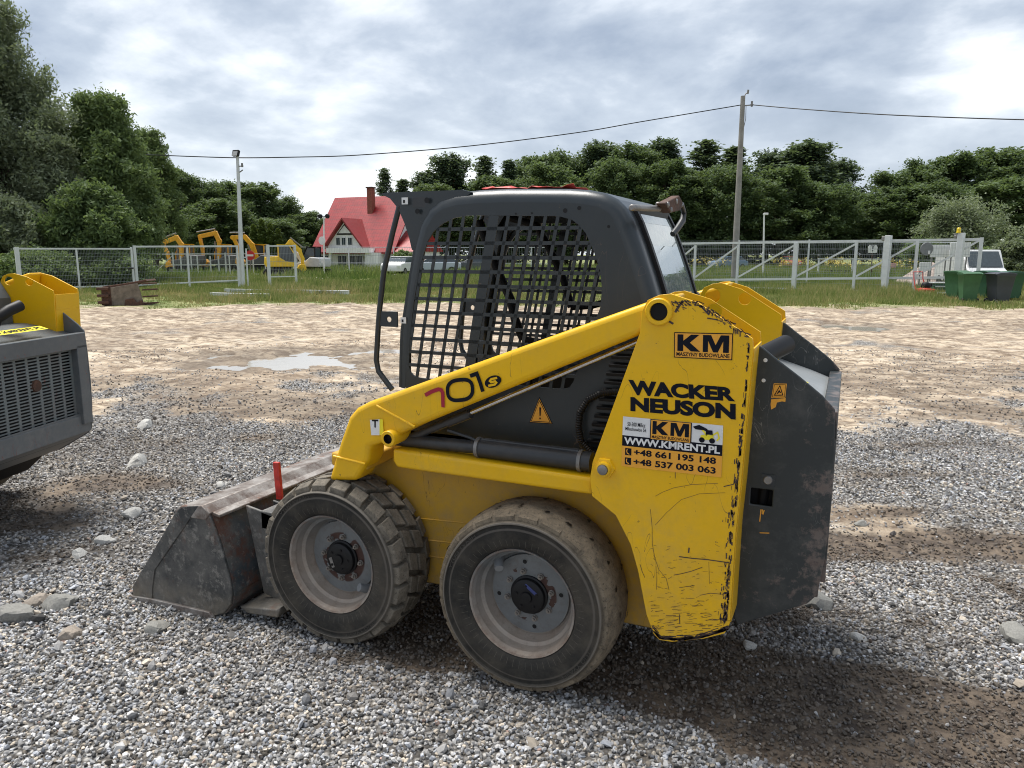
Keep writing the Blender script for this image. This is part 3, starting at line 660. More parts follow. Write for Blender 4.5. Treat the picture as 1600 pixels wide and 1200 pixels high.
def decals(arm, twr, door, hood):
    m = MB(); Y = -.654; px = lambda pts: [U(a, b, Y) for a, b in pts]
    c4 = lambda pts: [(500+a/3.2, 560+b/3.2) for a, b in pts]
    m.ribbon(px(c4([(525, 184), (560, 165), (592, 154), (606, 158), (613, 172), (614, 200), (615, 245)])), .0155, 0)
    ring = [(700+62*math.copysign(abs(math.cos(t))**.75, math.cos(t))+(-8)*math.sin(t), 158-50*math.copysign(abs(math.sin(t))**.75, math.sin(t))-12*math.cos(t)) for t in np.linspace(0, 2*math.pi, 41)]
    m.ribbon(px(c4(ring)), .0150, 1)
    m.ribbon(px(c4([(750, 88), (784, 76), (800, 120), (814, 166)])), .0155, 1)
    el = [(865+41*math.cos(t)-5*math.sin(t), 116-29*math.sin(t)-12*math.cos(t)) for t in np.linspace(0, 2*math.pi, 33)[:-1]]
    m.add(px(c4(el)), [tuple(range(32))], 1)
    sp = [p+Vector((0, -.001, 0)) for p in px(c4([(886, 97), (856, 104), (850, 113), (856, 119), (876, 114), (882, 121), (874, 130), (842, 137)]))]
    m.ribbon(sp, .0085, 2)
    m.build('model_number', [M['red'], M['ink'], M['yellow']], arm, smooth=False)
    s_ = MB(); q = pq([(580, 680), (593, 680), (593, 655), (578, 656)], Y); put_quad(s_, q, 0); q = pq([(593, 680), (600, 679), (598, 655), (593, 655)], Y); put_quad(s_, q, 2, Vector((0, -.0005, 0)))
    s_.ribbon([U(586, 657, Y-.001), U(586, 668, Y-.001)], .007, 1); s_.ribbon([U(581, 657, Y-.001), U(591, 657, Y-.001)], .007, 1); s_.build('arm_sticker', [M['white'], M['black'], M['label']], arm, smooth=False)
    # tower signs
    Y = -.6615; d = lambda k_: Vector((0, -.0008*k_, 0))
    k = MB(); q = pq([(1053, 558.5), (1144, 563), (1145.5, 521), (1053.5, 519)], Y); put_quad(k, q, 1); put_quad(k, sub(q, .015, .035, .985, .965), 0, d(1))
    put_km(k, sub(q, .06, .27, .94, .92), 1, d(2)); put_text(k, 'MASZYNY BUDOWLANE', sub(q, .045, .075, .955, .225), 1, .02, d(2))
    k.build('company_sign', [M['orange'], M['ink']], twr, smooth=False)
    k = MB(); put_text(k, 'WACKER', pq([(984, 617), (1149, 627.5), (1148, 605.5), (981.5, 593)], Y), 0, .055); put_text(k, 'NEUSON', pq([(985, 642.5), (1149.5, 656), (1149.5, 631), (985, 620)], Y), 0, .055)
    k.build('maker_name', [M['ink']], twr, smooth=False)
    k = MB(); q = pq([(971, 728), (1127, 746), (1130, 665), (973.5, 650.5)], Y)
    put_quad(k, q, 0); put_quad(k, sub(q, 0, .415, 1, .625), 1, d(1)); put_quad(k, sub(q, 0, 0, 1, .415), 2, d(1))
    put_text(k, '50-300 Milicz', sub(q, .05, .82, .235, .90), 1, .01, d(2)); put_text(k, 'Milochowice 56', sub(q, .03, .73, .245, .80), 1, .01, d(2))
    kq = sub(q, .285, .60, .70, 1.0); put_quad(k, kq, 1, d(2)); put_quad(k, sub(kq, .025, .03, .975, .97), 2, d(3)); put_km(k, sub(kq, .06, .28, .94, .92), 1, d(4)); put_text(k, 'MASZYNY BUDOWLANE', sub(kq, .05, .07, .95, .22), 1, .02, d(4))
    put_text(k, 'WWW.KMRENT.PL', sub(q, .02, .45, .98, .595), 0, .035, d(2))
    put_text(k, '+48 661 195 148', sub(q, .125, .245, .945, .375), 1, .03, d(2)); put_text(k, '+48 537 003 063', sub(q, .125, .055, .945, .185), 1, .03, d(2))
    for t in (.235, .045):
        e_ = sub(q, .035, t, .10, t+.14); put_quad(k, e_, 1, d(2)); k.ribbon([quad_map([v+d(3) for v in e_], a, b) for a, b in ((.35, .85), (.25, .6), (.35, .3), (.7, .15))], .003, 2)
    # the little digger picture on the white field
    e_ = sub(q, .71, .63, .99, .98); P2 = lambda pts, z_=2: [quad_map([v+d(z_) for v in e_], a, b) for a, b in pts]
    k.add(P2([(.0, .85), (.22, .98), (.5, .80), (.55, .6), (.4, .7), (.1, .72)]), [(0, 1, 2, 3, 4, 5)], 1)
    k.ribbon(P2([(.30, .78), (.5, .45)]), .006, 3); k.ribbon(P2([(.66, .45), (.86, .66), (.92, .35), (.84, .2)]), .005, 3)
    k.add(P2([(.28, .2), (.28, .42), (.5, .5), (.72, .45), (.74, .2)]), [(0, 1, 2, 3, 4)], 3)
    k.add(P2([(.45, .5), (.47, .74), (.68, .74), (.7, .5)], 3), [(0, 1, 2, 3)], 1)
    for cx_ in (.33, .68): k.add(P2([(cx_+.10*math.cos(t), .17+.15*math.sin(t)) for t in np.linspace(0, 2*math.pi, 13)[:-1]], 3), [tuple(range(12))], 1)
    k.build('rental_sticker', [M['white'], M['ink'], M['orange'], M['label']], twr, smooth=False)
    # grazes on the tower plate: dark scuffs and fine scratches
    rnd = random.Random(11); k = MB(); Y = -.6612
    def sq(pts, w_): k.ribbon([U(a, b, Y) for a, b in pts], w_, 0)
    c3 = lambda pts: [(880+a/3.478, 700+b/3.478) for a, b in pts]
    for pts, w_ in (([(630, 590), (700, 600), (780, 606), (905, 624)], .0035), ([(600, 690), (640, 685), (700, 668), (755, 650)], .0022), ([(683, 540), (680, 570)], .005), ([(475, 335), (483, 430), (485, 520), (500, 600), (520, 660), (560, 710), (575, 770)], .0014), ([(500, 420), (560, 350), (640, 280), (740, 250), (880, 245)], .0011),
                    ([(500, 262), (540, 240), (600, 215), (700, 200), (840, 192)], .0012), ([(870, 210), (930, 196)], .003), ([(630, 760), (715, 748)], .0016), ([(740, 800), (800, 790), (870, 797)], .0018), ([(790, 620), (795, 740)], .001), ([(418, 630), (430, 670), (445, 705)], .0018), ([(632, 905), (632, 955)], .0028), ([(505, 640), (508, 770)], .0012), ([(690, 850), (720, 862), (740, 845), (760, 860)], .0009), ([(610, 130), (610, 165)], .002)):
        pts = c3(pts); sq([(a+rnd.uniform(-.5, .5), b+rnd.uniform(-.5, .5)) for a, b in pts], w_)
    vn1 = lambda t: .5+.5*math.sin(t*6.1+2*math.sin(t*2.3))*math.cos(t*3.7)
    for i in range(520):                                   # ragged scuff along the rear edge
        t = rnd.random()**.9; y = 470+ (t*500); xe = np.interp(y, [470, 530, 604, 762, 835, 975], [1090, 1172, 1167, 1153, 1145, 1136])
        wd = np.interp(y, [470, 560, 700, 800, 980], [2, 3, 4, 9, 8]); x = xe-abs(rnd.gauss(0, wd*.6))
        if vn1(y*.045) < .42 and y < 900: continue
        L_ = rnd.uniform(2, 9); sq([(x, y), (x-rnd.uniform(0, 1), y+L_)], rnd.uniform(.0012, .0045))
    for i in range(110):
        x, y = 1015+rnd.random()*115, 930+60*rnd.random()**.7; L_ = rnd.uniform(2, 16); sq([(x, y), (x+L_, y-rnd.uniform(-1, 3))], rnd.uniform(.0006, .0018))
    for i in range(260):
        x = 1018+rnd.random()*122; ye = np.interp(x, [1018, 1030, 1060, 1100, 1140], [985, 1000, 1003, 998, 985]); L_ = rnd.uniform(3, 14); y2 = np.interp(min(1138, x+L_), [1018, 1030, 1060, 1100, 1140], [985, 1000, 1003, 998, 985]); o_ = 1.5+abs(rnd.gauss(0, 3.2)); sq([(x, ye-o_), (min(1138, x+L_), y2-o_)], rnd.uniform(.001, .004))
    for i in range(70):
        x, y = 1010+rnd.random()*125, 850+100*rnd.random(); L_ = rnd.uniform(1, 8); a = rnd.uniform(-.6, .6); sq([(x, y), (x+L_*math.cos(a), y+L_*math.sin(a))], rnd.uniform(.0006, .0014))
    for i in range(120):                                   # round the pivot and along the sloping top
        t = rnd.random(); x = 1050+t*115+rnd.gauss(0, 3); y = 466+max(0, (x-1091))*.66+abs(rnd.gauss(0, 6))+3; a = rnd.uniform(.2, .9); L_ = rnd.uniform(1.5, 8); sq([(x, y), (x+L_*math.cos(a), y+L_*math.sin(a))], rnd.uniform(.0008, .004))
    for pts, w_ in (([(1055, 488), (1061, 478), (1068, 470)], .008), ([(1054, 470), (1060, 474)], .004), ([(1030, 505), (1042, 500), (1052, 506)], .007), ([(1095, 478), (1108, 492)], .006), ([(1105, 497), (1122, 500)], .004)): sq(pts, w_)
    k.build('scuff_marks', [plain('bare_scuff', (.075, .045, .04), .7, 0, .6, 60)], twr, smooth=False)
    k = MB(); Y = -.5015
    q = pq([(1205, 622), (1227, 621.5), (1229.5, 599.5), (1209, 599)], Y); put_quad(k, q, 0); put_quad(k, sub(q, .06, .06, .94, .94), 1, d(1)); put_quad(k, sub(q, .09, .09, .91, .91), 0, d(2))
    qq = [v+d(3) for v in q]; tr_ = [quad_map(qq, a, b) for a, b in ((.2, .2), (.8, .2), (.5, .85), (.2, .2))]; k.ribbon(tr_, .003, 1); k.ribbon([quad_map(qq, a, b) for a, b in ((.4, .3), (.5, .5), (.62, .35))], .004, 1)
    k.add([U(a, b, Y) for a, b in ((1205, 624), (1228, 622), (1227, 628), (1222, 627), (1214, 629), (1212, 636), (1205, 640), (1204, 632))], [tuple(range(8))], 0)
    for pts in ([(1189, 796), (1188, 806), (1187, 815)], [(1191, 796), (1191, 803)], [(1194, 797), (1192, 804)], [(1187, 832.5), (1202, 833)]): k.ribbon([U(a, b, Y) for a, b in pts], .0035, 0)
    k.build('hazard_sticker', [M['orange'], M['ink']], door, smooth=False)

m1 = thing('skid_steer_loader', 'yellow and charcoal skid steer loader in the middle, its rusty bucket on the gravel', 'loader')
ch = MB()
ch.prism([(-1.02, .30), (-.90, .24), (.60, .24), (.74, .36), (.74, .95), (-.72, .95), (-.80, .86), (-1.02, .60)], -.42, .42)
chassis = ch.build('chassis', M['yellow_dirty'], m1, bevel=.008)
for a, b in (((655, 810), (735, 818)), ((660, 843), (725, 850)), ((665, 868), (705, 874))): wl = MB(); wl.tube([U(*a, -.4215), U(*b, -.4215)], .003, 6); wl.build('weld_seam', M['yellow_dirty'], chassis)
eb = MB(); eb.box((.63, 0, .80), (.34, .83, .85)); eb.box((.88, 0, .82), (.18, .90, .70)); eb.tube([(.82, -.44, .5), (.85, -.45, .9), (.83, -.43, 1.2)], .02, 8); eb.build('engine_block', M['dark'], m1, bevel=.01)
gp = MB(); gp.box((.775, -.44, 1.24), (.05, .10, .13)); gp.build('glint_block', M['white'], m1, bevel=.01)  # white block stands in for a bright reflection behind the tower edge
W = {}
for sg in (-1, 1):
    W[sg] = (wheel(-.903, sg, m1, True), wheel(0., sg, m1, False))
    for cx_ in (-.903, 0): ax_ = MB(); ax_.tube([(cx_, sg*.41, .375), (cx_, sg*.56, .375)], .09, 20); ax_.build('axle', M['dark'], m1)
for w_ in (W[-1][0], W[1][0]): w_.rotation_euler.rotate_axis('Y', .35)
arm_n = side_arm(-1, m1, True); arm_f = side_arm(1, m1, False)
t_n = tower(-1, m1); t_f = tower(1, m1)
for sg in (-1, 1): ledge(sg, m1); cylinders(sg, m1)
cb = cab(m1); door = rear_door(m1); hood = [o for o in kids(m1) if o.name.startswith('hood')][0]
xm = MB(); xm.tube([(-.86, -.36, .66), (-.86, .36, .66)], .05, 16); xm.build('cross_tube', M['yellow_dirty'], m1)
# ---------------- the second loader, at the left edge ----------------
M2A = .30
m2 = dup(m1, (0, 0, 0), M2A, 'grey loader with a slotted rear grille, cut off by the left edge', skip=())
m2.name = 'skid_steer_loader.001'
bk = bucket(m1); decals(arm_n, t_n, door, hood)
a, b = U(1220, 562, .45), U(1303, 594, .45); z_a, z_b = a.z, b.z+.035; xa_, xb_ = a.x, a.x+(b.x-a.x)*.6
def hq(u, y): return Vector((xa_+(xb_-xa_)*u, y, z_a+(z_b-z_a)*u+.003))
lbq = MB(); q = [hq(.55, -.36), hq(.55, .10), hq(1.0, .10), hq(1.0, -.36)]; put_quad(lbq, q, 0); put_text(lbq, 'KMRENT.PL', sub(q, .1, .2, .9, .8), 1, .03, Vector((0, 0, .001))); lbq.build('hood_label', [M['label'], M['ink']], hood, smooth=False)
for c_ in kids(m2):
    if c_.name.startswith('bucket'): bpy.data.objects.remove(c_)
tgt = D(149, 712, 5.0); c2_, s2_ = math.cos(M2A), math.sin(M2A)
m2.location = (tgt.x-(1.05*c2_-.5*s2_), tgt.y-(1.05*s2_+.5*c2_), 0)
M['grey_worn'] = paint('worn_grey_paint', (.11, .125, .135), (.07, .08, .088), .4, .5, dustc=(.30, .28, .25), chips=(.20, .07, .05), chipamt=.9, zd=.7)
M['grille_worn'] = paint('worn_grille_paint', (.16, .20, .205), (.12, .14, .145), .45, .6, dustc=(.16, .07, .05), chips=(.22, .08, .06), chipamt=.8, zd=.55)
for c_ in kids(m2):
    nm = c_.name.split('.')[0]
    if nm in ('engine_door', 'hood', 'cab'):
        c_.material_slots[0].link = 'OBJECT'; c_.material_slots[0].material = M['grey_worn']
        for g_ in kids(c_):
            if g_.name.startswith('radiator_grille'): g_.material_slots[0].link = 'OBJECT'; g_.material_slots[0].material = M['grille_worn']
            if g_.name.split('.')[0] in ('warning_triangle', 'door_lock', 'screw'): bpy.data.objects.remove(g_)
    if nm == 'tower': c_.scale.z = .8; c_.location.z = .314
    if nm in ('tower', 'lift_arm', 'cab', 'lift_cylinder', 'tilt_cylinder'): c_.location.x += .12
    if nm in ('chassis', 'fender_ledge'): c_.material_slots[0].link = 'OBJECT'; c_.material_slots[0].material = M['dark']
    if nm in ('exhaust_cowl', 'glint_block'): bpy.data.objects.remove(c_)
pp = MB(); pp.tube([(.80, .02, 1.14), (.80, .02, 1.24), (.815, .05, 1.31), (.85, .12, 1.36), (.86, .20, 1.385)], [.035]*5, 14); pp.lathe([(.06, 0), (.06, .012), (.035, .014)], (.80, .02, 1.195), 20, 0, 'Z'); pp.build('exhaust_pipe', M['black'], m2)
lb2 = MB(); zt_ = lambda x: 1.235
yq = [(.99, -.30, 1.222), (.99, .26, 1.222), (.93, .26, 1.240), (.93, -.30, 1.240)]
yq = [Vector((a, b, c+.012)) for a, b, c in yq]; put_quad(lb2, yq, 0); put_text(lb2, 'WWW.KMRENT.PL', sub(yq, .03, .2, .97, .8), 1, .03, Vector((.0, 0, .001)))
lb2.build('hood_label', [M['label'], M['ink']], m2, smooth=False)
# ---------------- ground ----------------
def vnoise(x, y, seed=0):
    xi = np.floor(x).astype(np.int64); yi = np.floor(y).astype(np.int64); fx = x-xi; fy = y-yi
    fx = fx*fx*(3-2*fx); fy = fy*fy*(3-2*fy)
    def h(a, b):
        n = (a*374761393+b*668265263+seed*974634777) & 0xffffffff; n = ((n ^ (n >> 13))*1274126177) & 0xffffffff
        return ((n ^ (n >> 16)) & 0xffff)/65535.
    return (h(xi, yi)*(1-fx)+h(xi+1, yi)*fx)*(1-fy)+(h(xi, yi+1)*(1-fx)+h(xi+1, yi+1)*fx)*fy
def fbm(x, y, sc, o_=5, seed=0, g=.55):
    s_ = 0; a = 1; t = 0
    for i in range(o_): s_ = s_+a*vnoise(x*sc, y*sc, seed+i); t += a; a *= g; sc *= 2.03
    return s_/t
def sstep(x, a, b): t = np.clip((x-a)/(b-a), 0, 1); return t*t*(3-2*t)
def to_px(x, y):
    dx, dy, dz = x-CAM.x, y-CAM.y, -CAM.z
    w_ = dx*fw.x+dy*fw.y+dz*fw.z; w_ = np.where(w_ < .05, .05, w_)
    return 800+FPX*(dx*rt.x+dy*rt.y+dz*rt.z)/w_, 600-FPX*(dx*up.x+dy*up.y+dz*up.z)/w_, w_
MUD = [(1450, 858, 280, 32, .95), (225, 763, 130, 22, .85), (150, 868, 190, 26, .6), (1380, 1120, 330, 62, 1.25), (1130, 1085, 190, 50, 1.0), (900, 1035, 220, 48, .95), (680, 985, 130, 55, 1.0), (1090, 1040, 170, 40, .85), (540, 1030, 150, 24, .5), (1420, 800, 140, 12, .6), (60, 800, 160, 40, .6), (640, 1085, 120, 22, .3), (1230, 925, 120, 22, .3), (300, 905, 90, 16, .4), (1500, 700, 170, 9, .5), (420, 690, 130, 10, .5), (560, 640, 90, 8, .5), (330, 640, 70, 5, .45), (1400, 745, 120, 9, .5), (240, 700, 70, 8, .4), (300, 1000, 120, 12, .25), (1500, 1180, 280, 55, 1.1), (1280, 1165, 130, 36, .8), (1250, 1100, 200, 50, .9), (820, 990, 120, 40, .7)]
PUD = [(470, 563, 150, 17), (350, 571, 60, 8), (575, 548, 60, 6), (1350, 510, 42, 5), (1300, 507, 22, 3.5), (610, 590, 45, 5)]
def zones(x, y):
    px, py, w_ = to_px(x, y)
    n1_ = fbm(x, y, .55, 5, 3); n2_ = fbm(x, y, 2.2, 4, 9)
    g = np.interp(py, [470, 560, 610, 660, 720, 800, 900, 1300], [.0, .12, .40, .56, .62, .74, .98, 1.05])
    g = np.where(px > 1000, np.interp(py, [470, 590, 640, 680, 760, 815, 890, 960, 1300], [.05, .14, .34, .56, .66, .58, .8, 1., 1.]), g)
    dark = np.zeros_like(x)
    for cx_, cy_, rx, ry, v in MUD:
        d = np.exp(-(((px-cx_+(n1_-.5)*rx*1.3)/rx)**2+((py-cy_+(n2_-.5)*ry*1.6+(n1_-.5)*ry*1.5)/ry)**2)); g = g-v*d*.75; dark = np.maximum(dark, d*min(1, v+.1))
    patch = sstep(fbm(x, y, .8, 5, 55), .46, .66)*np.interp(py, [560, 640, 800, 960, 1080], [.35, .55, .8, .75, .35]); dark = np.maximum(dark, patch*.8)
    gg = sstep(g-.18*patch+(n1_-.5)*1.5+(n2_-.5)*.8, .28, .60)
    gg = np.where(w_ < 1.4, 1, gg); dark = np.maximum(dark, (1-gg)*np.interp(py, [760, 860, 960], [0, .5, .9])*(.55+.9*n2_)); dark = np.clip(dark, 0, 1)
    edge = np.interp(px, [-300, 130, 400, 640, 1180, 1400, 1600, 2500], [484, 478, 477, 474, 478, 480, 482, 486])
    grass = sstep(edge-py+(n1_-.5)*14+(n2_-.5)*9, -2.5, 2.5)
    pud = np.zeros_like(x); nw_ = (fbm(x, y, 1.6, 5, 91)-.5)*1.5
    for cx_, cy_, rx, ry in PUD: q_ = np.exp(-(((px-cx_)/rx)**2+((py-cy_)/ry)**2)); pud = np.maximum(pud, np.clip(q_+nw_*sstep(q_, .02, .3), 0, 1))
    return gg, grass, dark, pud, px, py, n1_, n2_
def height(x, y, z4=None):
    gg, grass, dark, pud, px, py, n1_, n2_ = z4 if z4 is not None else zones(x, y)
    r_ = np.hypot(x-CAM.x, y-CAM.y)
    amp = np.interp(r_, [0, 4, 8, 14, 26, 40], [.008, .012, .035, .075, .075, .05])
    z = amp*((fbm(x, y, 1.1, 5, 21)-.5)*2.2)-.06*sstep(pud, .25, .8)*np.clip(r_/12, 0, 1)
    z = z+np.interp(r_, [0, 5, 9], [.012, .014, .018])*(fbm(x, y, 7, 4, 31)-.5)*(r_ < 25)
    near = np.exp(-((np.clip(np.abs(x+.5)-1.6, 0, None)/.5)**2+(np.clip(np.abs(y)-.8, 0, None)/.4)**2))
    return z*(1-.75*near)
ang = np.concatenate([np.linspace(-180, -48, 40)[:-1], np.linspace(-48, 48, 560), np.linspace(48, 180, 40)[1:]])*math.pi/180+YAW
rad = np.concatenate([[.05], np.geomspace(.5, 45, 460), np.geomspace(46, 1500, 60)])
Rg, Ag = np.meshgrid(rad, ang, indexing='ij'); gx = CAM.x+Rg*np.sin(Ag); gy = CAM.y+Rg*np.cos(Ag)
Z4 = zones(gx, gy); gz = height(gx, gy, Z4)
nr_, na_ = gx.shape; co = np.stack([gx, gy, gz], -1).reshape(-1, 3)
i_, j_ = np.meshgrid(np.arange(nr_-1), np.arange(na_-1), indexing='ij'); i_ = i_.ravel(); j_ = j_.ravel()
fc = np.stack([i_*na_+j_, i_*na_+j_+1, (i_+1)*na_+j_+1, (i_+1)*na_+j_], -1)
def np_mesh(name, co, faces, mats, attrs=None, smooth=True, link=True):
    me = bpy.data.meshes.new(name); k_ = faces.shape[1]
    me.vertices.add(len(co)); me.vertices.foreach_set('co', co.astype(np.float32).ravel())
    me.loops.add(faces.size); me.loops.foreach_set('vertex_index', faces.astype(np.int32).ravel())
    me.polygons.add(len(faces)); me.polygons.foreach_set('loop_start', (np.arange(len(faces))*k_).astype(np.int32)); me.polygons.foreach_set('loop_total', np.full(len(faces), k_, np.int32))
    for m_ in (mats if isinstance(mats, (list, tuple)) else [mats]): me.materials.append(m_)
    me.update(calc_edges=True)
    for nm, arr in (attrs or {}).items():
        a = me.color_attributes.new(nm, 'FLOAT_COLOR', 'POINT'); a.data.foreach_set('color', arr.astype(np.float32).ravel())
    me.polygons.foreach_set('use_smooth', np.full(len(faces), smooth)); me.update()
    if not link: return me
    o = bpy.data.objects.new(name, me); COL.objects.link(o); return o
zone = np.stack([Z4[0], Z4[1], Z4[2], Z4[3]], -1).reshape(-1, 4)
g = NT('yard_ground'); at = g.n('ShaderNodeAttribute', attribute_name='zone'); sp = g.n('ShaderNodeSeparateColor'); g.l(at.outputs['Color'], sp.inputs[0])
gr, gs, dk = sp.outputs; pu = at.outputs['Alpha']
ns = g.noise(1.3, 9, .62); nf = g.noise(9, 6, .7); nm_ = g.noise(.35, 5, .6)
nq = g.noise(2.6, 10, .74); tan = g.mix(g.step(nq, .43, .57), (.17, .122, .080), (.50, .405, .295))
tan = g.mix(g.math('MULTIPLY', g.step(nf, .50, .68), .5), tan, (.52, .455, .365))
tan = g.mix(g.math('MULTIPLY', g.step(g.noise(4.2, 9, .78), .52, .58), .75), tan, (.095, .064, .042))
tan = g.mix(g.math('MULTIPLY', g.step(g.noise(5.5, 9, .78), .53, .59), .6), tan, (.58, .50, .39))
tan = g.mix(g.math('MULTIPLY', g.step(nm_, .50, .58), .35), tan, (.17, .12, .082))
vx = g.n('ShaderNodeMapping'); vx.inputs['Rotation'].default_value = (0, 0, .35); vx.inputs['Scale'].default_value = (.35, 3.2, 1); g.l(g.tc.outputs['Object'], vx.inputs[0])
rut = g.noise(1.0, 7, .7, vec=vx.outputs[0], dist=.6); tan = g.mix(g.math('MULTIPLY', g.step(rut, .54, .60), .6), tan, (.12, .085, .058)); tan = g.mix(g.math('MULTIPLY', g.step(rut, .44, .38), .35), tan, (.62, .56, .47))
dmud = g.mix(g.step(g.noise(7, 8, .78), .42, .60), (.045, .032, .023), (.155, .118, .084))
mud = g.mix(g.step(dk, .15, .6), tan, dmud)
mud = g.mix(g.math('MULTIPLY', g.step(pu, .12, .5), .6), mud, (.10, .08, .062))
vc = g.vor(46, out_='Color'); vs_ = g.n('ShaderNodeSeparateColor'); g.l(vc, vs_.inputs[0]); vd = g.vor(46)
rp_ = g.n('ShaderNodeValToRGB'); g.l(vs_.outputs[0], rp_.inputs[0]); e = rp_.color_ramp.elements
e[0].color = (.07, .065, .06, 1); e[1].color = (.66, .65, .63, 1); k = e.new(.35); k.color = (.22, .21, .20, 1); k = e.new(.7); k.color = (.42, .41, .39, 1)
gvl = g.mix(g.math('MULTIPLY', g.step(vd, .30, .62), .85), rp_.outputs[0], (.06, .055, .05))
gvl = g.mix(g.math('MULTIPLY', g.step(g.noise(2.2, 6, .7), .46, .66), .55), gvl, (.20, .165, .125))
gvl = g.mix(g.step(dk, .3, .8), gvl, g.mix(.6, gvl, (.07, .055, .042)))
col = g.mix(gr, mud, gvl)
gras = g.mix(g.step(g.noise(.9, 6, .65), .38, .64), (.115, .165, .04), (.27, .26, .11)); gras = g.mix(g.step(nf, .5, .75), gras, (.05, .07, .02))
col = g.mix(gs, col, gras)
h1_ = g.math('MULTIPLY', g.math('MULTIPLY', g.math('SUBTRACT', 1., vd), gr), 1.2)
h2_ = g.math('ADD', g.math('MULTIPLY', ns, 2.6), g.math('ADD', g.math('MULTIPLY', nf, 1.1), g.math('MULTIPLY', g.noise(40, 4, .7), .35)))
g.bump(g.math('ADD', h1_, h2_), .75, .022)
gmat = g.fin(col, g.math('SUBTRACT', .92, g.math('MULTIPLY', g.step(dk, .2, .8), .22)), 0, .35)
struct(np_mesh('ground', co, fc, gmat, {'zone': zone}))
# puddles: level water standing in the hollows
wt = NT('skylit_muddy_water'); wt.bump(wt.noise(5, 3, .6), .08, .02); wm = wt.fin((.34, .31, .265), .07, 0, .9)  # muddy water, base colour lightened to stand in for bright sky reflection
for k_, (cx_, cy_, rx, ry) in enumerate(PUD):
    P = [G(cx_+rx*1.15*math.cos(t), cy_+ry*1.15*math.sin(t)) for t in np.linspace(0, 2*math.pi, 41)[:-1]]
    c_ = G(cx_, cy_); hz0 = float(height(np.array([c_.x]), np.array([c_.y]))[0])
    b_ = MB(); b_.add([(p.x, p.y, -.040-.0012*k_) for p in P], [tuple(range(40))]); struct(b_.build('puddle', wm, smooth=False))

# ---------------- gravel: loose stones ----------------
def ico():
    t = (1+5**.5)/2; v = np.array([(-1, t, 0), (1, t, 0), (-1, -t, 0), (1, -t, 0), (0, -1, t), (0, 1, t), (0, -1, -t), (0, 1, -t), (t, 0, -1), (t, 0, 1), (-t, 0, -1), (-t, 0, 1)])/math.hypot(1, t)
    f = np.array([(0, 11, 5), (0, 5, 1), (0, 1, 7), (0, 7, 10), (0, 10, 11), (1, 5, 9), (5, 11, 4), (11, 10, 2), (10, 7, 6), (7, 1, 8), (3, 9, 4), (3, 4, 2), (3, 2, 6), (3, 6, 8), (3, 8, 9), (4, 9, 5), (2, 4, 11), (6, 2, 10), (8, 6, 7), (9, 8, 1)]); return v, f
octv = np.array([(1, 0, 0), (-1, 0, 0), (0, 1, 0), (0, -1, 0), (0, 0, 1), (0, 0, -1)], float); octf = np.array([(0, 2, 4), (2, 1, 4), (1, 3, 4), (3, 0, 4), (2, 0, 5), (1, 2, 5), (3, 1, 5), (0, 3, 5)])
rg = np.random.default_rng(4)
def stones(x, y, size, base, lift, gmask, darkm, jit=.28):
    n = len(x); bv, bf = base; k_ = len(bv)
    V = bv[None]*(1+rg.uniform(-jit, jit, (n, k_, 1)))
    V = V*np.stack([rg.uniform(.75, 1.3, n), rg.uniform(.65, 1., n), rg.uniform(.40, .75, n)], -1)[:, None, :]
    q = rg.normal(size=(n, 4)); q[:, 1:3] *= .45; q /= np.linalg.norm(q, axis=1)[:, None]; w_, a, b, c_ = q.T
    Rm = np.stack([1-2*(b*b+c_*c_), 2*(a*b-w_*c_), 2*(a*c_+w_*b), 2*(a*b+w_*c_), 1-2*(a*a+c_*c_), 2*(b*c_-w_*a), 2*(a*c_-w_*b), 2*(b*c_+w_*a), 1-2*(a*a+b*b)], -1).reshape(n, 3, 3)
    V = np.einsum('nij,nkj->nki', Rm, V)*(size/2)[:, None, None]
    z = height(x, y)+lift*size
    V += np.stack([x, y, z], -1)[:, None, :]
    F = (bf[None]+(np.arange(n)*k_)[:, None, None]).reshape(-1, 3)
    val = np.clip(rg.beta(1.15, 1.45, n)*.70+.03, .03, .74); tint = rg.random(n)
    c0 = np.stack([val, val*.985, val*.97], -1)
    c0 = np.where((tint < .22)[:, None], c0*np.array([.92, .97, 1.06]), c0); c0 = np.where((tint > .80)[:, None], c0*np.array([1.08, .96, .80]), c0)
    c0 = np.where((tint > .993)[:, None], val[:, None]*np.array([1.0, .70, .58])*.8, c0)
    mudc = np.array([.105, .080, .058]); dd = np.clip(darkm*1.0+(1-gmask)*.35, 0, .90)*rg.uniform(.55, 1.05, n); deep = darkm > .55; dd = np.where(deep, rg.uniform(.80, .985, n), dd); dd = np.where(rg.random(n) < .06, dd*.35, dd); mudc = mudc*np.where(deep, rg.uniform(.55, 1.35, n), 1.)[:, None]
    c0 = c0*(1-dd[:, None])+mudc*dd[:, None]
    cc = np.repeat(np.concatenate([c0, np.ones((n, 1))], 1), k_, 0)
    return V.reshape(-1, 3), F, cc
def wedge(n, r0_, r1_, a0=-41, a1=41):
    r_ = np.sqrt(rg.uniform(r0_**2, r1_**2, n)); a = np.radians(rg.uniform(a0, a1, n))+YAW; return CAM.x+r_*np.sin(a), CAM.y+r_*np.cos(a)
sm = NT('stone'); at = sm.n('ShaderNodeAttribute', attribute_name='tint')
sc_ = sm.mix(sm.step(sm.noise(70, 4, .7), .35, .7), at.outputs['Color'], sm.mix(.35, at.outputs['Color'], (.08, .07, .06)))
sm.bump(sm.noise(160, 4, .7), .3, .004); smat = sm.fin(sc_, .78, 0, .35)
parts = []; off = 0
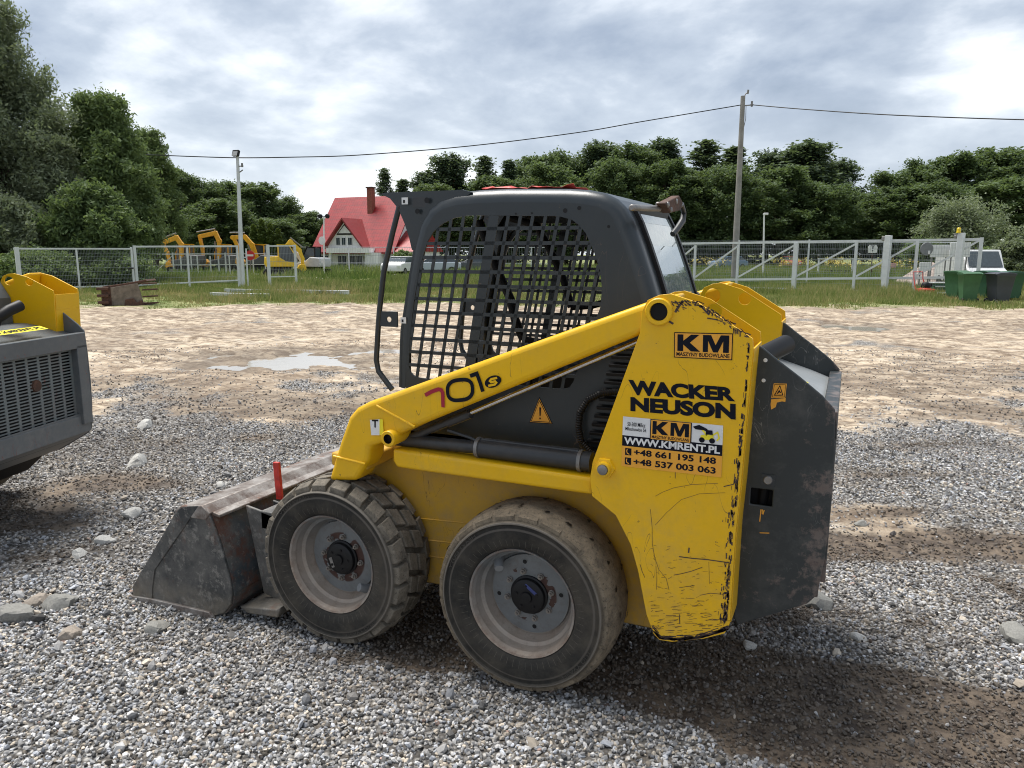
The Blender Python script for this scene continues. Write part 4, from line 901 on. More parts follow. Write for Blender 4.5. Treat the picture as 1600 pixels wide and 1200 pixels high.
for (n, r0_, r1_, base, s0, s1) in ((88000, 1.3, 4.6, ico(), .0105, .027), (60000, 4.6, 8.2, (octv, octf), .016, .034), (52000, 8.2, 15, (octv, octf), .022, .042)):
    x, y = wedge(n, r0_, r1_); z4 = zones(x, y); g_, gs_, dk_, pu_ = z4[:4]; py_ = z4[5]
    keep = (rg.random(n) < np.clip(g_*1.1+.06+.62*dk_+.10*(py_<560), 0, 1)) & (pu_ < .3) & (gs_ < .5)
    # keep the tyres' and the bucket's footprints flat
    x, y, g_, dk_ = x[keep], y[keep], g_[keep], dk_[keep]; m_ = len(x)
    size = s0+(s1-s0)*rg.beta(1.6, 2.4, m_); big = rg.random(m_) < .006; size = np.where(big, size*rg.uniform(1.6, 2.6, m_), size)
    lift = np.where(g_ > .6, rg.uniform(.0, .42, m_), rg.uniform(-.15, .25, m_)); lift = np.where(dk_ > .4, rg.uniform(.0, .34, m_), lift); size = size*(1-.10*dk_)
    v_, f_, c_ = stones(x, y, size, base, lift, g_, dk_); parts.append((v_, f_+off, c_)); off += len(v_)
co = np.concatenate([p[0] for p in parts]); fc = np.concatenate([p[1] for p in parts]); cc = np.concatenate([p[2] for p in parts])
gv = np_mesh('gravel', co, fc, smat, {'tint': cc}, smooth=False); struct(gv, 'stuff')
gv['label'] = 'loose light grey crushed stone gravel spread over the yard'
# larger rocks, one object each
ROCKS = [(165, 848, .085, 'pale angular rock in the mud behind the bucket, left of it'), (228, 667, .15, 'flat white rock on the far gravel right of the grey loader'), (248, 985, .10, 'flat greenish grey stone just below the bucket corner'),
         (28, 966, .14, 'broad grey slab of rock at the left edge of the foreground gravel'), (92, 948, .13, 'whitish slab of rock beside the broad grey slab'), (62, 940, .10, 'brownish pink rock behind the whitish slab'),
         (214, 728, .17, 'pale low rock beside the grey loader, left of the dark mud'), (1587, 993, .13, 'grey block of stone at the right edge of the yard'), (1276, 945, .12, 'dark flat stone beside the rear door of the yellow loader'),
         (1172, 1012, .06, 'round pale stone in the muddy gravel below the yellow tower'), (112, 995, .09, 'small tan rock below the whitish slab'), (1340, 997, .06, 'white angular stone on the gravel right of the loader'),
         (125, 868, .08, 'light flat stone left of the pale angular rock'), (205, 806, .10, 'tan stone lying above the pale angular rock'), (345, 760, .08, 'light stone behind the bucket lip'), (1345, 820, .07, 'thin grey stone stuck in the mud bank at the right')]
rv, rf = ico()
for k_, (px, py, s_, lab) in enumerate(ROCKS):
    p = G(px, py); rr = random.Random(k_*7+1); import bmesh
    bm = bmesh.new(); bmesh.ops.create_icosphere(bm, subdivisions=3, radius=.5)
    pl_ = [Vector((rr.gauss(0, 1), rr.gauss(0, 1), rr.gauss(0, .8))).normalized() for _ in range(13)]
    for v in bm.verts:
        d = v.co.normalized(); t = min(.5, min((.30+.09*(i % 3))/max(.12, d.dot(q)) if d.dot(q) > .05 else 9 for i, q in enumerate(pl_)))
        v.co = d*t*(1+.03*math.sin(d.x*9+k_)); v.co.z *= .72; v.co += d*.012*math.sin(d.y*23+d.z*17)
    me = bpy.data.meshes.new('rock'); bm.to_mesh(me); bm.free(); o = bpy.data.objects.new('rock', me); COL.objects.link(o)
    me.polygons.foreach_set('use_smooth', [True]*len(me.polygons)); me.set_sharp_from_angle(angle=R(22))
    tone = (.50, .49, .46) if 'white' in lab or 'pale' in lab or 'light' in lab else ((.34, .29, .24) if 'tan' in lab or 'brown' in lab else (.25, .245, .225))
    me.materials.append(plain('rock_stone', tone, .85, 0, .35, 18, .3))
    o.location = (p.x, p.y, .0+s_*.12); o.scale = (s_*1.5, s_*1.1, s_*1.15); o.rotation_euler = (rr.uniform(-.2, .2), rr.uniform(-.2, .2), rr.uniform(0, 6)); tag(o, lab, 'rock', 'larger rocks in the gravel')
# ---------------- vegetation ----------------
def leaf_mat(name, c, c2, tr=.35):
    m = NT(name); rnd_ = m.n('ShaderNodeObjectInfo').outputs['Random']
    at = m.n('ShaderNodeAttribute', attribute_name='tint'); sp = m.n('ShaderNodeSeparateColor'); m.l(at.outputs['Color'], sp.inputs[0])
    f = m.math('ADD', m.math('MULTIPLY', sp.outputs[0], .75), m.math('MULTIPLY', rnd_, .35), clamp=True)
    col = m.mix(f, c, c2); m.fin(col, .6, 0, .3)
    t = m.n('ShaderNodeBsdfTranslucent'); m.put(m.mix(.5, col, (.12, .16, .02)), t.inputs[0]); mx_ = m.n('ShaderNodeMixShader'); mx_.inputs[0].default_value = tr
    m.l(m.b.outputs[0], mx_.inputs[1]); m.l(t.outputs[0], mx_.inputs[2]); m.l(mx_.outputs[0], m.t.nodes['Material Output'].inputs[0]); return m.m
LM = {'broad': leaf_mat('broadleaf', (.065, .105, .045), (.145, .205, .09), .45), 'pine': leaf_mat('pine_needles', (.055, .09, .055), (.115, .16, .092), .40),
      'willow': leaf_mat('willow_leaves', (.14, .18, .11), (.29, .33, .21), .46), 'bright': leaf_mat('thuja_leaves', (.05, .085, .02), (.11, .15, .03)), 'poplar': leaf_mat('poplar_leaves', (.09, .145, .058), (.20, .27, .11), .46)}
bark = plain('bark', (.11, .085, .065), .9, 0, .4, 6, .4); barkp = plain('pine_bark', (.22, .11, .06), .9, 0, .5, 3, .4)
def leaves_mesh(name, C_, spread, per, size, mat, rng, up_bias=.4, elong=1.7, tone=None, flat=.6):
    """C_ clump centres, spread clump radius; real small leaf faces scattered through each clump"""
    n = len(C_)*per; idx = np.repeat(np.arange(len(C_)), per)
    P = C_[idx]+rng.normal(size=(n, 3))*np.array([1, 1, flat])*spread[idx][:, None]*.5
    d = rng.normal(size=(n, 3)); d /= np.linalg.norm(d, axis=1)[:, None]
    nrm = rng.normal(size=(n, 3)); nrm[:, 2] = np.abs(nrm[:, 2])+up_bias; a = np.cross(nrm, d); a /= np.linalg.norm(a, axis=1)[:, None]; b = np.cross(nrm, a); b /= np.linalg.norm(b, axis=1)[:, None]
    s_ = (size*rng.uniform(.6, 1.35, n))[:, None]
    V = np.stack([P+a*s_*elong*.5, P+b*s_*.5, P-a*s_*elong*.5, P-b*s_*.5], 1).reshape(-1, 3)
    F = np.arange(n*4).reshape(-1, 4)
    tn = (rng.random(len(C_)) if tone is None else tone)[idx]*.6+rng.random(n)*.4
    cc = np.repeat(np.stack([tn, tn, tn, np.ones(n)], -1), 4, 0)
    return np_mesh(name, V, F, mat, {'tint': cc}, smooth=False)
def tree(kind, name, H, Wd, seed, per=None, size=None, ncl=None, label='', cat='tree', base=.12, mat=None, nl=None, nt=None):
    """trunk, limbs and twigs are laid out first; the leaves then follow the twigs"""
    rng = np.random.default_rng(seed); root = thing(name, label, cat)
    tb = MB(); rr = random.Random(seed); pl = []
    if kind != 'spruce':
        near = kind == 'willow'
        nl = nl or {'willow': 58, 'broad': 40, 'pine': 30}[kind]; nt = nt or {'willow': 16, 'broad': 11, 'pine': 9}[kind]; Cc = []; lo = .04 if kind != 'pine' else .12
        for i in range(nl):
            f = (i+.5)/nl; z0_ = (lo+(.80-lo)*f)*H; a = i*2.39996+rng.uniform(-.4, .4)
            ze = min(.97, f*.86+lo+rng.uniform(.08, .22)); 
            if kind == 'willow': env = (math.sin(math.pi*min(.5, .18+ze*.55))*(1-max(0, ze-.45)/.60)**.75)
            elif kind == 'broad': env = math.sqrt(max(.02, 1-((ze-.46)/.56)**2))
            else: env = max(.10, 1-max(0, ze-.50)/.55)**.8; ze = min(.97, ze-.05)
            q = Wd/2*env*rng.uniform(.55, .98); S_ = np.array([0, 0, z0_]); E_ = np.array([q*math.cos(a), q*math.sin(a), ze*H]); pl.append((S_, E_))
            for t in range(nt):
                u = rng.uniform(.28, 1.)**.8; P0 = S_*(1-u)+E_*u; d = (E_-S_)/np.linalg.norm(E_-S_)*.7+rng.normal(size=3)*np.array([.75, .75, .35 if kind == 'pine' else .65])+np.array([0, 0, .35 if kind == 'willow' else .15]); d /= np.linalg.norm(d)
                Lt = Wd*rng.uniform(.10, .20)*(1.25-.5*u)
                for v in (.25, .6, 1.0): Cc.append((*(P0+d*Lt*v), 1.25-.55*v))
        for i in range(10): Cc.append((rng.normal()*Wd*.03, rng.normal()*Wd*.03, H*rng.uniform(.86, 1.0), .5))
        Cc = np.array(Cc); sw = Cc[:, 3]; Cc = Cc[:, :3]; Cc[:, 2] = np.clip(Cc[:, 2], .02*H, H); ncl = len(Cc)
        sp_ = Wd*(.060 if near else .068)*sw*rng.uniform(.7, 1.3, ncl); per = per or {'willow': 46, 'broad': 26, 'pine': 30}[kind]; size = size or {'willow': .09, 'broad': .22, 'pine': .19}[kind]
        tr_top = H*.9; tw = H*.018; up_b, fl = (.1, 1.2) if near else (.4, .95); limbs = []
    else:            # spruce / thuja
        ncl = ncl or 330; z = rng.uniform(0, 1, ncl)**1.25; lay = np.clip(np.floor(z*19)/19+rng.uniform(-.03, .05, ncl), 0, 1); zz = .03+.97*lay
        rr_ = (1-lay)**.85*Wd/2*np.sqrt(rng.uniform(.15, 1, ncl))*(1+.45*np.sin(rng.uniform(0, 6, ncl))); a = rng.uniform(0, 6.28, ncl)
        Cc = np.stack([rr_*np.cos(a), rr_*np.sin(a), zz*H-rr_*.22], -1); Cc = np.concatenate([Cc, np.stack([np.zeros(12), np.zeros(12), np.linspace(.86, 1., 12)*H], -1)]); ncl += 12
        sp_ = np.full(ncl, Wd*.09); sp_[-12:] = Wd*.035; per = per or 40; size = size or .19; tr_top = H*.9; limbs = []; tw = H*.015; up_b, fl = .6, .5
    cr_ = leaves_mesh('crown', Cc, sp_, per, size, mat or LM['pine' if kind in ('pine', 'spruce') else kind if kind in LM else 'broad'], rng, up_b, 2.6 if kind == 'willow' else 1.7, None, fl); cr_.parent = root
    wob = [(rr.uniform(-.02, .02)*H, rr.uniform(-.02, .02)*H) for _ in range(5)]
    tb.tube([(0, 0, -.1)]+[(wob[i][0]*(i/4), wob[i][1]*(i/4), tr_top*(i+1)/5) for i in range(5)], [tw*1.25, tw, tw*.85, tw*.65, tw*.45, tw*.2], 8)
    for S_, E_ in pl:
        s_ = Vector(S_); e_ = Vector(E_); mid = s_.lerp(e_, .5)+Vector((0, 0, .02*H)); k_ = 1-.7*s_.z/H; tb.tube([s_, mid, e_], [tw*.40*k_, tw*.24*k_, tw*.06], 5)
    tb.build('trunk', barkp if kind == 'pine' else bark, root); return root
protos = {}
def put_tree(key, px, top, depth, wpx, label, group, rz=0., name=None, base_z=0.):
    """stand a tree at photo column px and depth, top at photo row top, crown wpx wide"""
    kind, H0, W0, seed = key
    p = D(px, 400, depth); zt = D(px, top, depth).z; H = zt-base_z; Wm = wpx*depth/FPX
    nm = name or {'broad': 'broadleaf_tree', 'willow': 'willow_tree', 'pine': 'pine_tree', 'spruce': 'spruce_tree'}[kind]
    if key not in protos:
        o = tree(kind, nm, H0, W0, seed); protos[key] = o
    else: o = dup(protos[key], (0, 0, 0), 0)
    o.location = (p.x, p.y, base_z); o.rotation_euler = (0, 0, rz); o.scale = (Wm/W0, Wm/W0, H/H0); o['label'] = label; o['category'] = 'tree'; o['group'] = group
    return o
BA, BB, BC_ = ('broad', 17, 11, 1), ('broad', 16, 12, 2), ('broad', 18, 10, 8); PA, PB = ('pine', 19, 9, 3), ('pine', 18, 10, 4); SA, SB = ('spruce', 17, 7, 5), ('spruce', 16, 6, 15)
far = 'trees of the far wood'
rows = [(SA, 604, 266, 104, 34, 'narrow spruce right behind the red roof'), (SB, 632, 283, 100, 34, 'short spruce beside the narrow one behind the red roof'), (PA, 668, 268, 108, 62, 'ragged pine between the short spruce and the round pine'), (PB, 705, 242, 110, 78, 'round bushy pine above the front corner of the cab'),
        (SA, 757, 247, 108, 52, 'pointed spruce above the middle of the cab roof'), (SB, 795, 253, 104, 40, 'small pointed spruce right of the middle spruce'), (BA, 835, 243, 110, 86, 'broad crown above the cab roof, right of the small spruce'), (BB, 885, 238, 114, 90, 'rounded crown above the rear half of the cab roof'),
        (PB, 935, 222, 112, 86, 'tall pine above the rear end of the cab roof'), (BC_, 985, 226, 108, 90, 'dark crown above the lamp bracket'), (PA, 1030, 216, 112, 80, 'tallest dark pine just left of the concrete pole'), (SA, 1095, 222, 108, 74, 'broad pointed spruce left of the concrete pole'),
        (BC_, 1070, 262, 100, 80, 'lower dark tree in front of the broad spruce'), (SB, 1140, 232, 110, 60, 'spruce directly behind the concrete pole'), (PB, 1196, 236, 112, 70, 'thin topped pine right of the concrete pole'), (PA, 1250, 220, 108, 110, 'big open pine with a spreading top and reddish limbs'),
        (PB, 1300, 250, 112, 80, 'lower pine on the right shoulder of the big open pine'), (BA, 1215, 262, 98, 110, 'low full tree under the big open pine'), (BB, 1130, 258, 98, 100, 'low dark tree behind the concrete pole'), (BC_, 1335, 305, 104, 80, 'low tree in the dip between pines and round crowns'),
        (BA, 1385, 275, 110, 90, 'broadleaf crown right of the dip in the wood'), (BB, 1435, 256, 112, 100, 'second broadleaf crown right of the dip'), (BA, 1490, 247, 108, 110, 'wide crown above the yellow gate lamp'), (BC_, 1545, 236, 110, 110, 'highest round crown above the bins'),
        (BB, 1600, 242, 108, 110, 'round crown at the right edge of the wood'), (BA, 1395, 296, 96, 100, 'lower tree left of the grey green bush'), (BC_, 1560, 285, 98, 110, 'dark tree behind the bins'), (BA, 1660, 250, 108, 120, 'crown cut by the right edge'), (BB, 1285, 285, 96, 90, 'low tree behind the middle of the sliding gate'), (BB, 1460, 290, 95, 90, 'dark low tree behind the white boards'),
        (BA, 860, 256, 100, 100, 'low tree behind the cab roof'), (BB, 960, 250, 100, 100, 'low tree behind the rear of the cab'), (BC_, 1035, 250, 98, 90, 'low tree beside the rear window'), (BC_, 775, 280, 100, 90, 'low tree seen through the cab'), (BA, 680, 292, 98, 90, 'low tree seen through the front of the cab'),
        (BB, 322, 284, 92, 80, 'dark tree behind the first orange digger'), (BA, 365, 290, 96, 70, 'tree just left of the floodlight mast'), (BC_, 408, 290, 92, 80, 'tree right of the floodlight mast'), (BB, 445, 312, 96, 66, 'sloping tree above the yellow digger'), (BA, 478, 334, 98, 60, 'lowest tree beside the red roof'),
        (BC_, 285, 268, 88, 60, 'tree joining the tall left trees to the far ones'), (BA, 345, 315, 84, 90, 'low tree behind the orange diggers'), (BB, 430, 345, 86, 80, 'low tree behind the parked machines'), (BA, 500, 345, 100, 50, 'small tree hidden beside the roof edge')]
rr_ = random.Random(3)
for key, px, top, dp, wp, lab in rows: put_tree(key, px, top+(4 if key[0] == 'broad' and 800 < px < 1330 else -2), dp, wp*{'pine': 1.85, 'spruce': 2.3, 'broad': 1.4}[key[0]], lab, far, rr_.uniform(0, 6.28))
for px, top, wp, lab in ((398, 352, 16, 'leftmost of four bright thujas behind the floodlight mast'), (411, 344, 17, 'tallest bright thuja of the four'), (424, 350, 15, 'third bright thuja from the left'), (436, 358, 14, 'rightmost bright thuja of the four')):
    put_tree(('spruce', 5, 2.2, 23), px, top, 80, wp*1.5, lab, 'thujas behind the machines', name='thuja_tree')
protos[('spruce', 5, 2.2, 23)].children[0].data.materials[0] = LM['bright']
# near trees on the left, behind the mesh fence
def big(px, top, depth, wpx, seed, nl, per, size, label, mat):
    p = D(px, 400, depth); H = D(px, top, depth).z; o = tree('willow', 'willow_tree', H, wpx*depth/FPX, seed, per, size, None, label, 'tree', 0, mat, nl); o.location = (p.x, p.y, 0); o['group'] = 'tall trees at the left'; return o
big(2, 4, 42, 290, 31, 86, 44, .085, 'tallest silvery willow at the left edge of the photo', LM['willow'])
big(178, 158, 44, 185, 32, 70, 40, .09, 'pointed green tree right of the tallest willow', LM['poplar'])
big(243, 208, 72, 110, 33, 46, 36, .10, 'lower pointed tree at the right end of the left group', LM['poplar'])
big(95, 225, 41, 150, 34, 46, 38, .09, 'middle willow filling the gap between the tallest and the pointed tree', LM['willow'])
big(150, 300, 39, 170, 35, 40, 46, .09, 'low leafy tree just behind the left mesh fence', LM['poplar'])
big(20, 320, 38, 170, 36, 40, 46, .09, 'low leafy tree behind the grey loader', LM['willow'])
big(262, 300, 74, 60, 37, 30, 40, .14, 'low tree just left of the first orange digger', LM['poplar'])
def bush(px, top, depth, wpx, label, mat, seed, ncl=200, size=.2):
    p = D(px, 400, depth); H = D(px, top, depth).z; Wd = wpx*depth/FPX; rng = np.random.default_rng(seed); root = thing('bush', label, 'bush', (p.x, p.y, 0))
    d = rng.normal(size=(ncl, 3)); d /= np.linalg.norm(d, axis=1)[:, None]; rad_ = rng.uniform(.35, 1, ncl)[:, None]; Cc = d*rad_*np.array([Wd/2, Wd/2, H*.5])+np.array([0, 0, H*.48]); Cc += rng.normal(size=Cc.shape)*Wd*.04; Cc[:, 2] = np.clip(Cc[:, 2], .1, H)
    c_ = leaves_mesh('crown', Cc, np.full(ncl, Wd*.12), 80, size*.55, mat, rng); c_.parent = root
    t = MB()
    for i in range(5): a = i*1.25; t.tube([(0, 0, -.05), (Wd*.15*math.cos(a), Wd*.15*math.sin(a), H*.4), (Wd*.3*math.cos(a), Wd*.3*math.sin(a), H*.75)], [.06, .04, .015], 6)
    t.build('stem', bark, root); return root
bush(1500, 305, 72, 120, 'grey green round bush in front of the wood, left of the bins', LM['willow'], 41, 420, .24)
bush(1592, 352, 55, 70, 'light green bush at the right edge behind the bins', LM['willow'], 42, 260, .2)
bush(1545, 385, 62, 50, 'low bush between the round bush and the right edge', LM['poplar'], 43, 160, .2)
bush(1440, 370, 70, 60, 'low bush left of the white boards', LM['poplar'], 44, 160, .2)
bush(60, 388, 36, 120, 'dark bush close behind the left fence corner', LM['poplar'], 45, 260, .16); bush(180, 392, 38, 110, 'dark bush behind the left mesh fence', LM['poplar'], 46, 260, .16)
bush(20, 400, 35, 110, 'dark bush behind the yellow tower of the grey loader', LM['poplar'], 47, 260, .16)
bush(628, 388, 62, 30, 'narrow bush beside the house', LM['poplar'], 48, 120, .16); bush(545, 425, 58, 40, 'tall weed clump in front of the house', LM['poplar'], 49, 90, .14)
# grass and weeds
def blades(name, x, y, h, w_, tint, mat, n_per, spread, label):
    n = len(x)*n_per; idx = np.repeat(np.arange(len(x)), n_per); rg_ = np.random.default_rng(77)
    bx = x[idx]+rg_.normal(size=n)*spread; by = y[idx]+rg_.normal(size=n)*spread; hh = h[idx]*rg_.uniform(.5, 1.15, n); a = rg_.uniform(0, 6.28, n); ww = w_*rg_.uniform(.6, 1.4, n)
    lx, ly = rg_.normal(size=n)*.28*hh, rg_.normal(size=n)*.28*hh
    V = np.stack([np.stack([bx-np.cos(a)*ww/2, by-np.sin(a)*ww/2, np.full(n, -.03)], -1), np.stack([bx+np.cos(a)*ww/2, by+np.sin(a)*ww/2, np.full(n, -.03)], -1), np.stack([bx+lx, by+ly, hh], -1)], 1).reshape(-1, 3)
    t = np.clip(tint[idx]+rg_.normal(size=n)*.18, 0, 1); c0 = np.array([.085, .14, .028]); c1 = np.array([.40, .33, .16]); c2 = np.array([.20, .24, .07])
    tt = t[:, None]; cc = np.where(tt < .5, c0+(c2-c0)*tt*2, c2+(c1-c2)*(tt-.5)*2); cc = np.repeat(np.concatenate([cc, np.ones((n, 1))], 1), 3, 0)
    o = np_mesh(name, V, np.arange(n*3).reshape(-1, 3), mat, {'tint': cc}, smooth=False); o['kind'] = 'stuff'; o['label'] = label; return o
gm_ = NT('grass_blades'); at = gm_.n('ShaderNodeAttribute', attribute_name='tint'); gm_.fin(at.outputs['Color'], .7, 0, .25); t_ = gm_.n('ShaderNodeBsdfTranslucent'); gm_.l(at.outputs['Color'], t_.inputs[0]); mx_ = gm_.n('ShaderNodeMixShader'); mx_.inputs[0].default_value = .35
gm_.l(gm_.b.outputs[0], mx_.inputs[1]); gm_.l(t_.outputs[0], mx_.inputs[2]); gm_.l(mx_.outputs[0], gm_.t.nodes['Material Output'].inputs[0])
x, y = wedge(60000, 24, 50); z4 = zones(x, y); k_ = (z4[1] > rg.uniform(.25, .9, len(x))); x, y = x[k_], y[k_]; nn = fbm(x, y, .35, 4, 61); px_, py_, _ = to_px(x, y)
hgt = (.10+.40*sstep(nn, .42, .72))*np.interp(py_, [430, 462, 472, 480], [1.1, 1.2, .75, .3]); dry = np.interp(py_, [425, 450, 462, 478], [.35, .35, .62, .55])+(fbm(x, y, .8, 3, 71)-.5)*.9
blades('grass', x, y, hgt, .035, dry, gm_.m, 5, .10, 'rough green and straw coloured grass along the fences')
x, y = wedge(26000, 50, 100); px_, py_, _ = to_px(x, y); nn = fbm(x, y, .12, 4, 62)
blades('grass', x, y, .25+.5*sstep(nn, .4, .7), .09, .32+(fbm(x, y, .1, 3, 72)-.5)*1.1, gm_.m, 4, .3, 'tall meadow grass beyond the fences')
# goldenrod band
fm = plain('goldenrod_bloom', (.42, .33, .05), .7, 0, .3, 3)
x, y = wedge(3600, 66, 92, 8, 41); nn = fbm(x, y, .10, 3, 64); k_ = nn > .67; x, y = x[k_], y[k_]
Cc = np.stack([x, y, rg.uniform(.7, 1.35, len(x))], -1); o = leaves_mesh('goldenrod', Cc, np.full(len(x), .30), 7, .10, fm, rg); struct(o, 'stuff'); o['label'] = 'yellow flowering goldenrod in the meadow'
# ---------------- fences ----------------
FW = (0, 0, 1)
def P3(px, py, depth): return D(px, py, depth)
def on(px, depth, z=0.): p = D(px, 400, depth); return Vector((p.x, p.y, z))
def mesh_fill(mb, a, b, z0, z1, step_=.055, t_=.006, rows=8, zb=None):
    """welded wire panel between ground points a and b"""
    a = Vector(a); b = Vector(b); n = max(2, int((b-a).length/step_)); d = (b-a)/n; u = (b-a).normalized(); s_ = Vector((-u.y, u.x, 0))*t_*.5
    for i in range(1, n):
        p = a+d*i; q0 = Vector((p.x, p.y, z0)); q1 = Vector((p.x, p.y, z1)); e = u*t_*.5
        mb.add([q0-e, q0+e, q1+e, q1-e, q0+s_*2, q1+s_*2], [(0, 1, 2, 3), (1, 4, 5, 2), (4, 0, 3, 5)])
    for k_ in range(rows):
        z = z0+(z1-z0)*k_/(rows-1); mb.bar((a.x, a.y, z), (b.x, b.y, z), t_, t_*1.6)
def fence(name, label, cat, posts, rails, fills, diag=(), pw=.08, group=None, mat=None):
    mat = mat or M['galv']; o0 = posts[0][0]; root = thing(name, label, cat, tuple(o0), 0, group); inv = -Vector(o0)
    def mk(nm, f):
        mb = MB(); f(mb); mb.v = [tuple(Vector(v)+inv) for v in mb.v]; return mb.build(nm, M['wire'] if nm == 'mesh_panel' else mat, root, smooth=False)
    for p, h, w_ in posts: mk('post', lambda mb: mb.bar((p.x, p.y, -.1), (p.x, p.y, h), w_, w_, 0, (u_ := (rails[0][1]-rails[0][0]).normalized())))
    for a, b, w_ in rails: mk('rail', lambda mb: mb.bar(a, b, w_, w_))
    for a, b, w_ in diag: mk('brace', lambda mb: mb.bar(a, b, w_, w_*.8))
    for a, b, z0, z1, st, t_, rw in fills: mk('mesh_panel', lambda mb: mesh_fill(mb, a, b, z0, z1, st, t_, rw))
    return root
def lerp_depth(px, x0, d0, x1, d1): return 1/((1/d0)+((1/d1)-(1/d0))*(px-x0)/(x1-x0))
# left fence: fixed panel and two gate leaves
ld = lambda px: lerp_depth(px, 20, 32, 470, 40.5)
def gp_(px, z): return on(px, ld(px), z)
posts = [(gp_(27, 0), 1.95, .16), (gp_(120, 0), 1.9, .07), (gp_(206, 0), 1.98, .08)]
fence('mesh_fence', 'grey wire mesh fence in front of the tall left trees', 'fence', posts, [(gp_(22, 1.88), gp_(206, 1.90), .07), (gp_(22, .22), gp_(206, .22), .06)], [(gp_(30, 0), gp_(205, 0), .25, 1.86, .06, .006, 11)])
posts = [(gp_(211, 0), 2.05, .11), (gp_(293, 0), 1.98, .08), (gp_(371, 0), 2.05, .09)]
fence('mesh_gate', 'closed light grey mesh gate leaf between the chained post and the floodlight mast', 'gate', posts, [(gp_(211, 2.0), gp_(372, 2.06), .08), (gp_(211, .24), gp_(372, .36), .06)], [(gp_(213, 0), gp_(370, 0), .27, 1.98, .07, .006, 7)])
posts = [(gp_(419, 0), 2.15, .13), (gp_(461, 0), 2.15, .10)]
fence('mesh_gate', 'narrow gate leaf in front of the yellow digger', 'gate', posts, [(gp_(421, 2.08), gp_(459, 2.10), .07), (gp_(421, .5), gp_(459, .5), .05)], [(gp_(422, 0), gp_(459, 0), .5, 2.08, .08, .008, 5)])
fence('mesh_gate', 'pale gate post pair right of the floodlight mast', 'gate', [(gp_(377, 0), 2.15, .11), (gp_(385, 0), 1.95, .06)], [(gp_(377, 1.5), gp_(385, 1.5), .06)], [])
ch_ = MB(); a = gp_(205, .95); ch_.tube([a+Vector((-.15, -.1, 0)), a+Vector((0, -.14, .06)), a+Vector((.2, -.1, .08))], .035, 6); tag(ch_.build('chain', M['black']), 'dark chain and lock tying the left gate leaf to its post', 'chain')
# horse-rail style barrier of the machine park
bd = 58
posts = [(on(px, bd), 1.75 if px in (270, 352, 414) else 1.5, .08) for px in (270, 282, 298, 308, 328, 341, 352, 358, 371, 395, 414)]
fence('railing', 'low white pipe railing in front of the orange diggers', 'railing', posts, [(on(240, bd, 1.62), on(414, bd, 1.68), .07), (on(266, bd, .82), on(414, bd, .86), .06), (on(240, bd, .12), on(414, bd, .14), .07)], [], [(on(243, bd, .35), on(270, bd, 1.55), .06)])
# white fence by the house
hd_ = 66
fence('mesh_fence', 'tall pale mesh fence in front of the red roofed house', 'fence', [(on(px, hd_), 2.3, .08) for px in (482, 545, 615, 700, 760, 830)], [(on(470, hd_, 2.25), on(860, hd_, 2.25), .05), (on(470, hd_, .9), on(860, hd_, .9), .04)], [(on(470, hd_), on(860, hd_), .1, 2.25, .14, .012, 4)])
# right: sliding gate with diagonal braces, and the mesh fence behind it
rd = lambda px: lerp_depth(px, 1060, 39.5, 1533, 31.8)
def gr_(px, z): return on(px, rd(px), z)
def zz(px, py): return D(px, py, rd(px)).z
ps = [(gr_(px, 0), zz(px, t), w_) for px, t, w_ in ((1086, 383, .10), (1153, 382, .10), (1243, 380, .19), (1337, 378, .11), (1432, 377, .12), (1531, 371, .14))]
rails = [(gr_(1040, zz(1040, 381)), gr_(1533, zz(1533, 374)), .11), (gr_(1040, zz(1040, 438)), gr_(1531, zz(1531, 433)), .10), (gr_(1150, .07), gr_(1500, .07), .08)]
dg = [(gr_(a, zz(a, b)), gr_(c_, zz(c_, d)), .10) for a, b, c_, d in ((1030, 433, 1084, 386), (1088, 433, 1152, 385), (1155, 433, 1241, 383), (1246, 432, 1336, 381), (1340, 432, 1431, 379), (1434, 431, 1529, 375))]
fence('sliding_gate', 'long light grey sliding gate with diagonal braces at the right', 'gate', ps, rails, [(gr_(1060, 0), gr_(1530, 0), .12, zz(1300, 377)-.05, .10, .006, 9)], dg)
gq = [(1386, 368, .30), (1499, 364, .30)]
for (px, t, w_), lab in zip(gq, ('thick guide post of the sliding gate, left of the round grey sign', 'thick guide post of the sliding gate with the yellow lamp on top')):
    d_ = rd(px)-.25; mb = MB(); z1 = D(px, t, d_).z; mb.box((0, 0, z1/2), (w_*.8, w_*.8, z1)); mb.box((-.16, 0, z1-.12), (.22, .16, .18), 1); mb.tube([(-.2, -.1, z1-.16), (-.2, .1, z1-.16)], .07, 10, 1)
    o = mb.build('gate_post', [M['galv'], M['steel']], None, bevel=.01); p = on(px, d_); o.location = p; o.rotation_euler = (0, 0, -YAW*-1); tag(o, lab, 'post', 'guide posts of the sliding gate')
d_ = rd(1498)-.25; p = D(1498, 361, d_); lm = MB(); lm.lathe([(0, -.02), (.09, -.02), (.09, .03), (.075, .035), (.075, .17), (.05, .2), (0, .2)], (0, 0, 0), 16, 0, 'Z')
am = plain('amber_lens', (.85, .62, .02), .3); o = lm.build('beacon_lamp', am); o.location = (p.x, p.y, D(1498, 364, d_).z+.02); tag(o, 'yellow warning lamp on top of the right guide post', 'lamp')
bk_ = lambda px: lerp_depth(px, 1060, 47, 1540, 40)
fence('mesh_fence', 'fine wire fence behind the sliding gate', 'fence', [(on(px, bk_(px)), 2.55, .09) for px in (1040, 1154, 1263, 1380)], [(on(1030, bk_(1030), 2.35), on(1500, bk_(1500), 2.35), .03)], [(on(1030, bk_(1030)), on(1500, bk_(1500)), .1, 2.5, .09, .008, 10)])
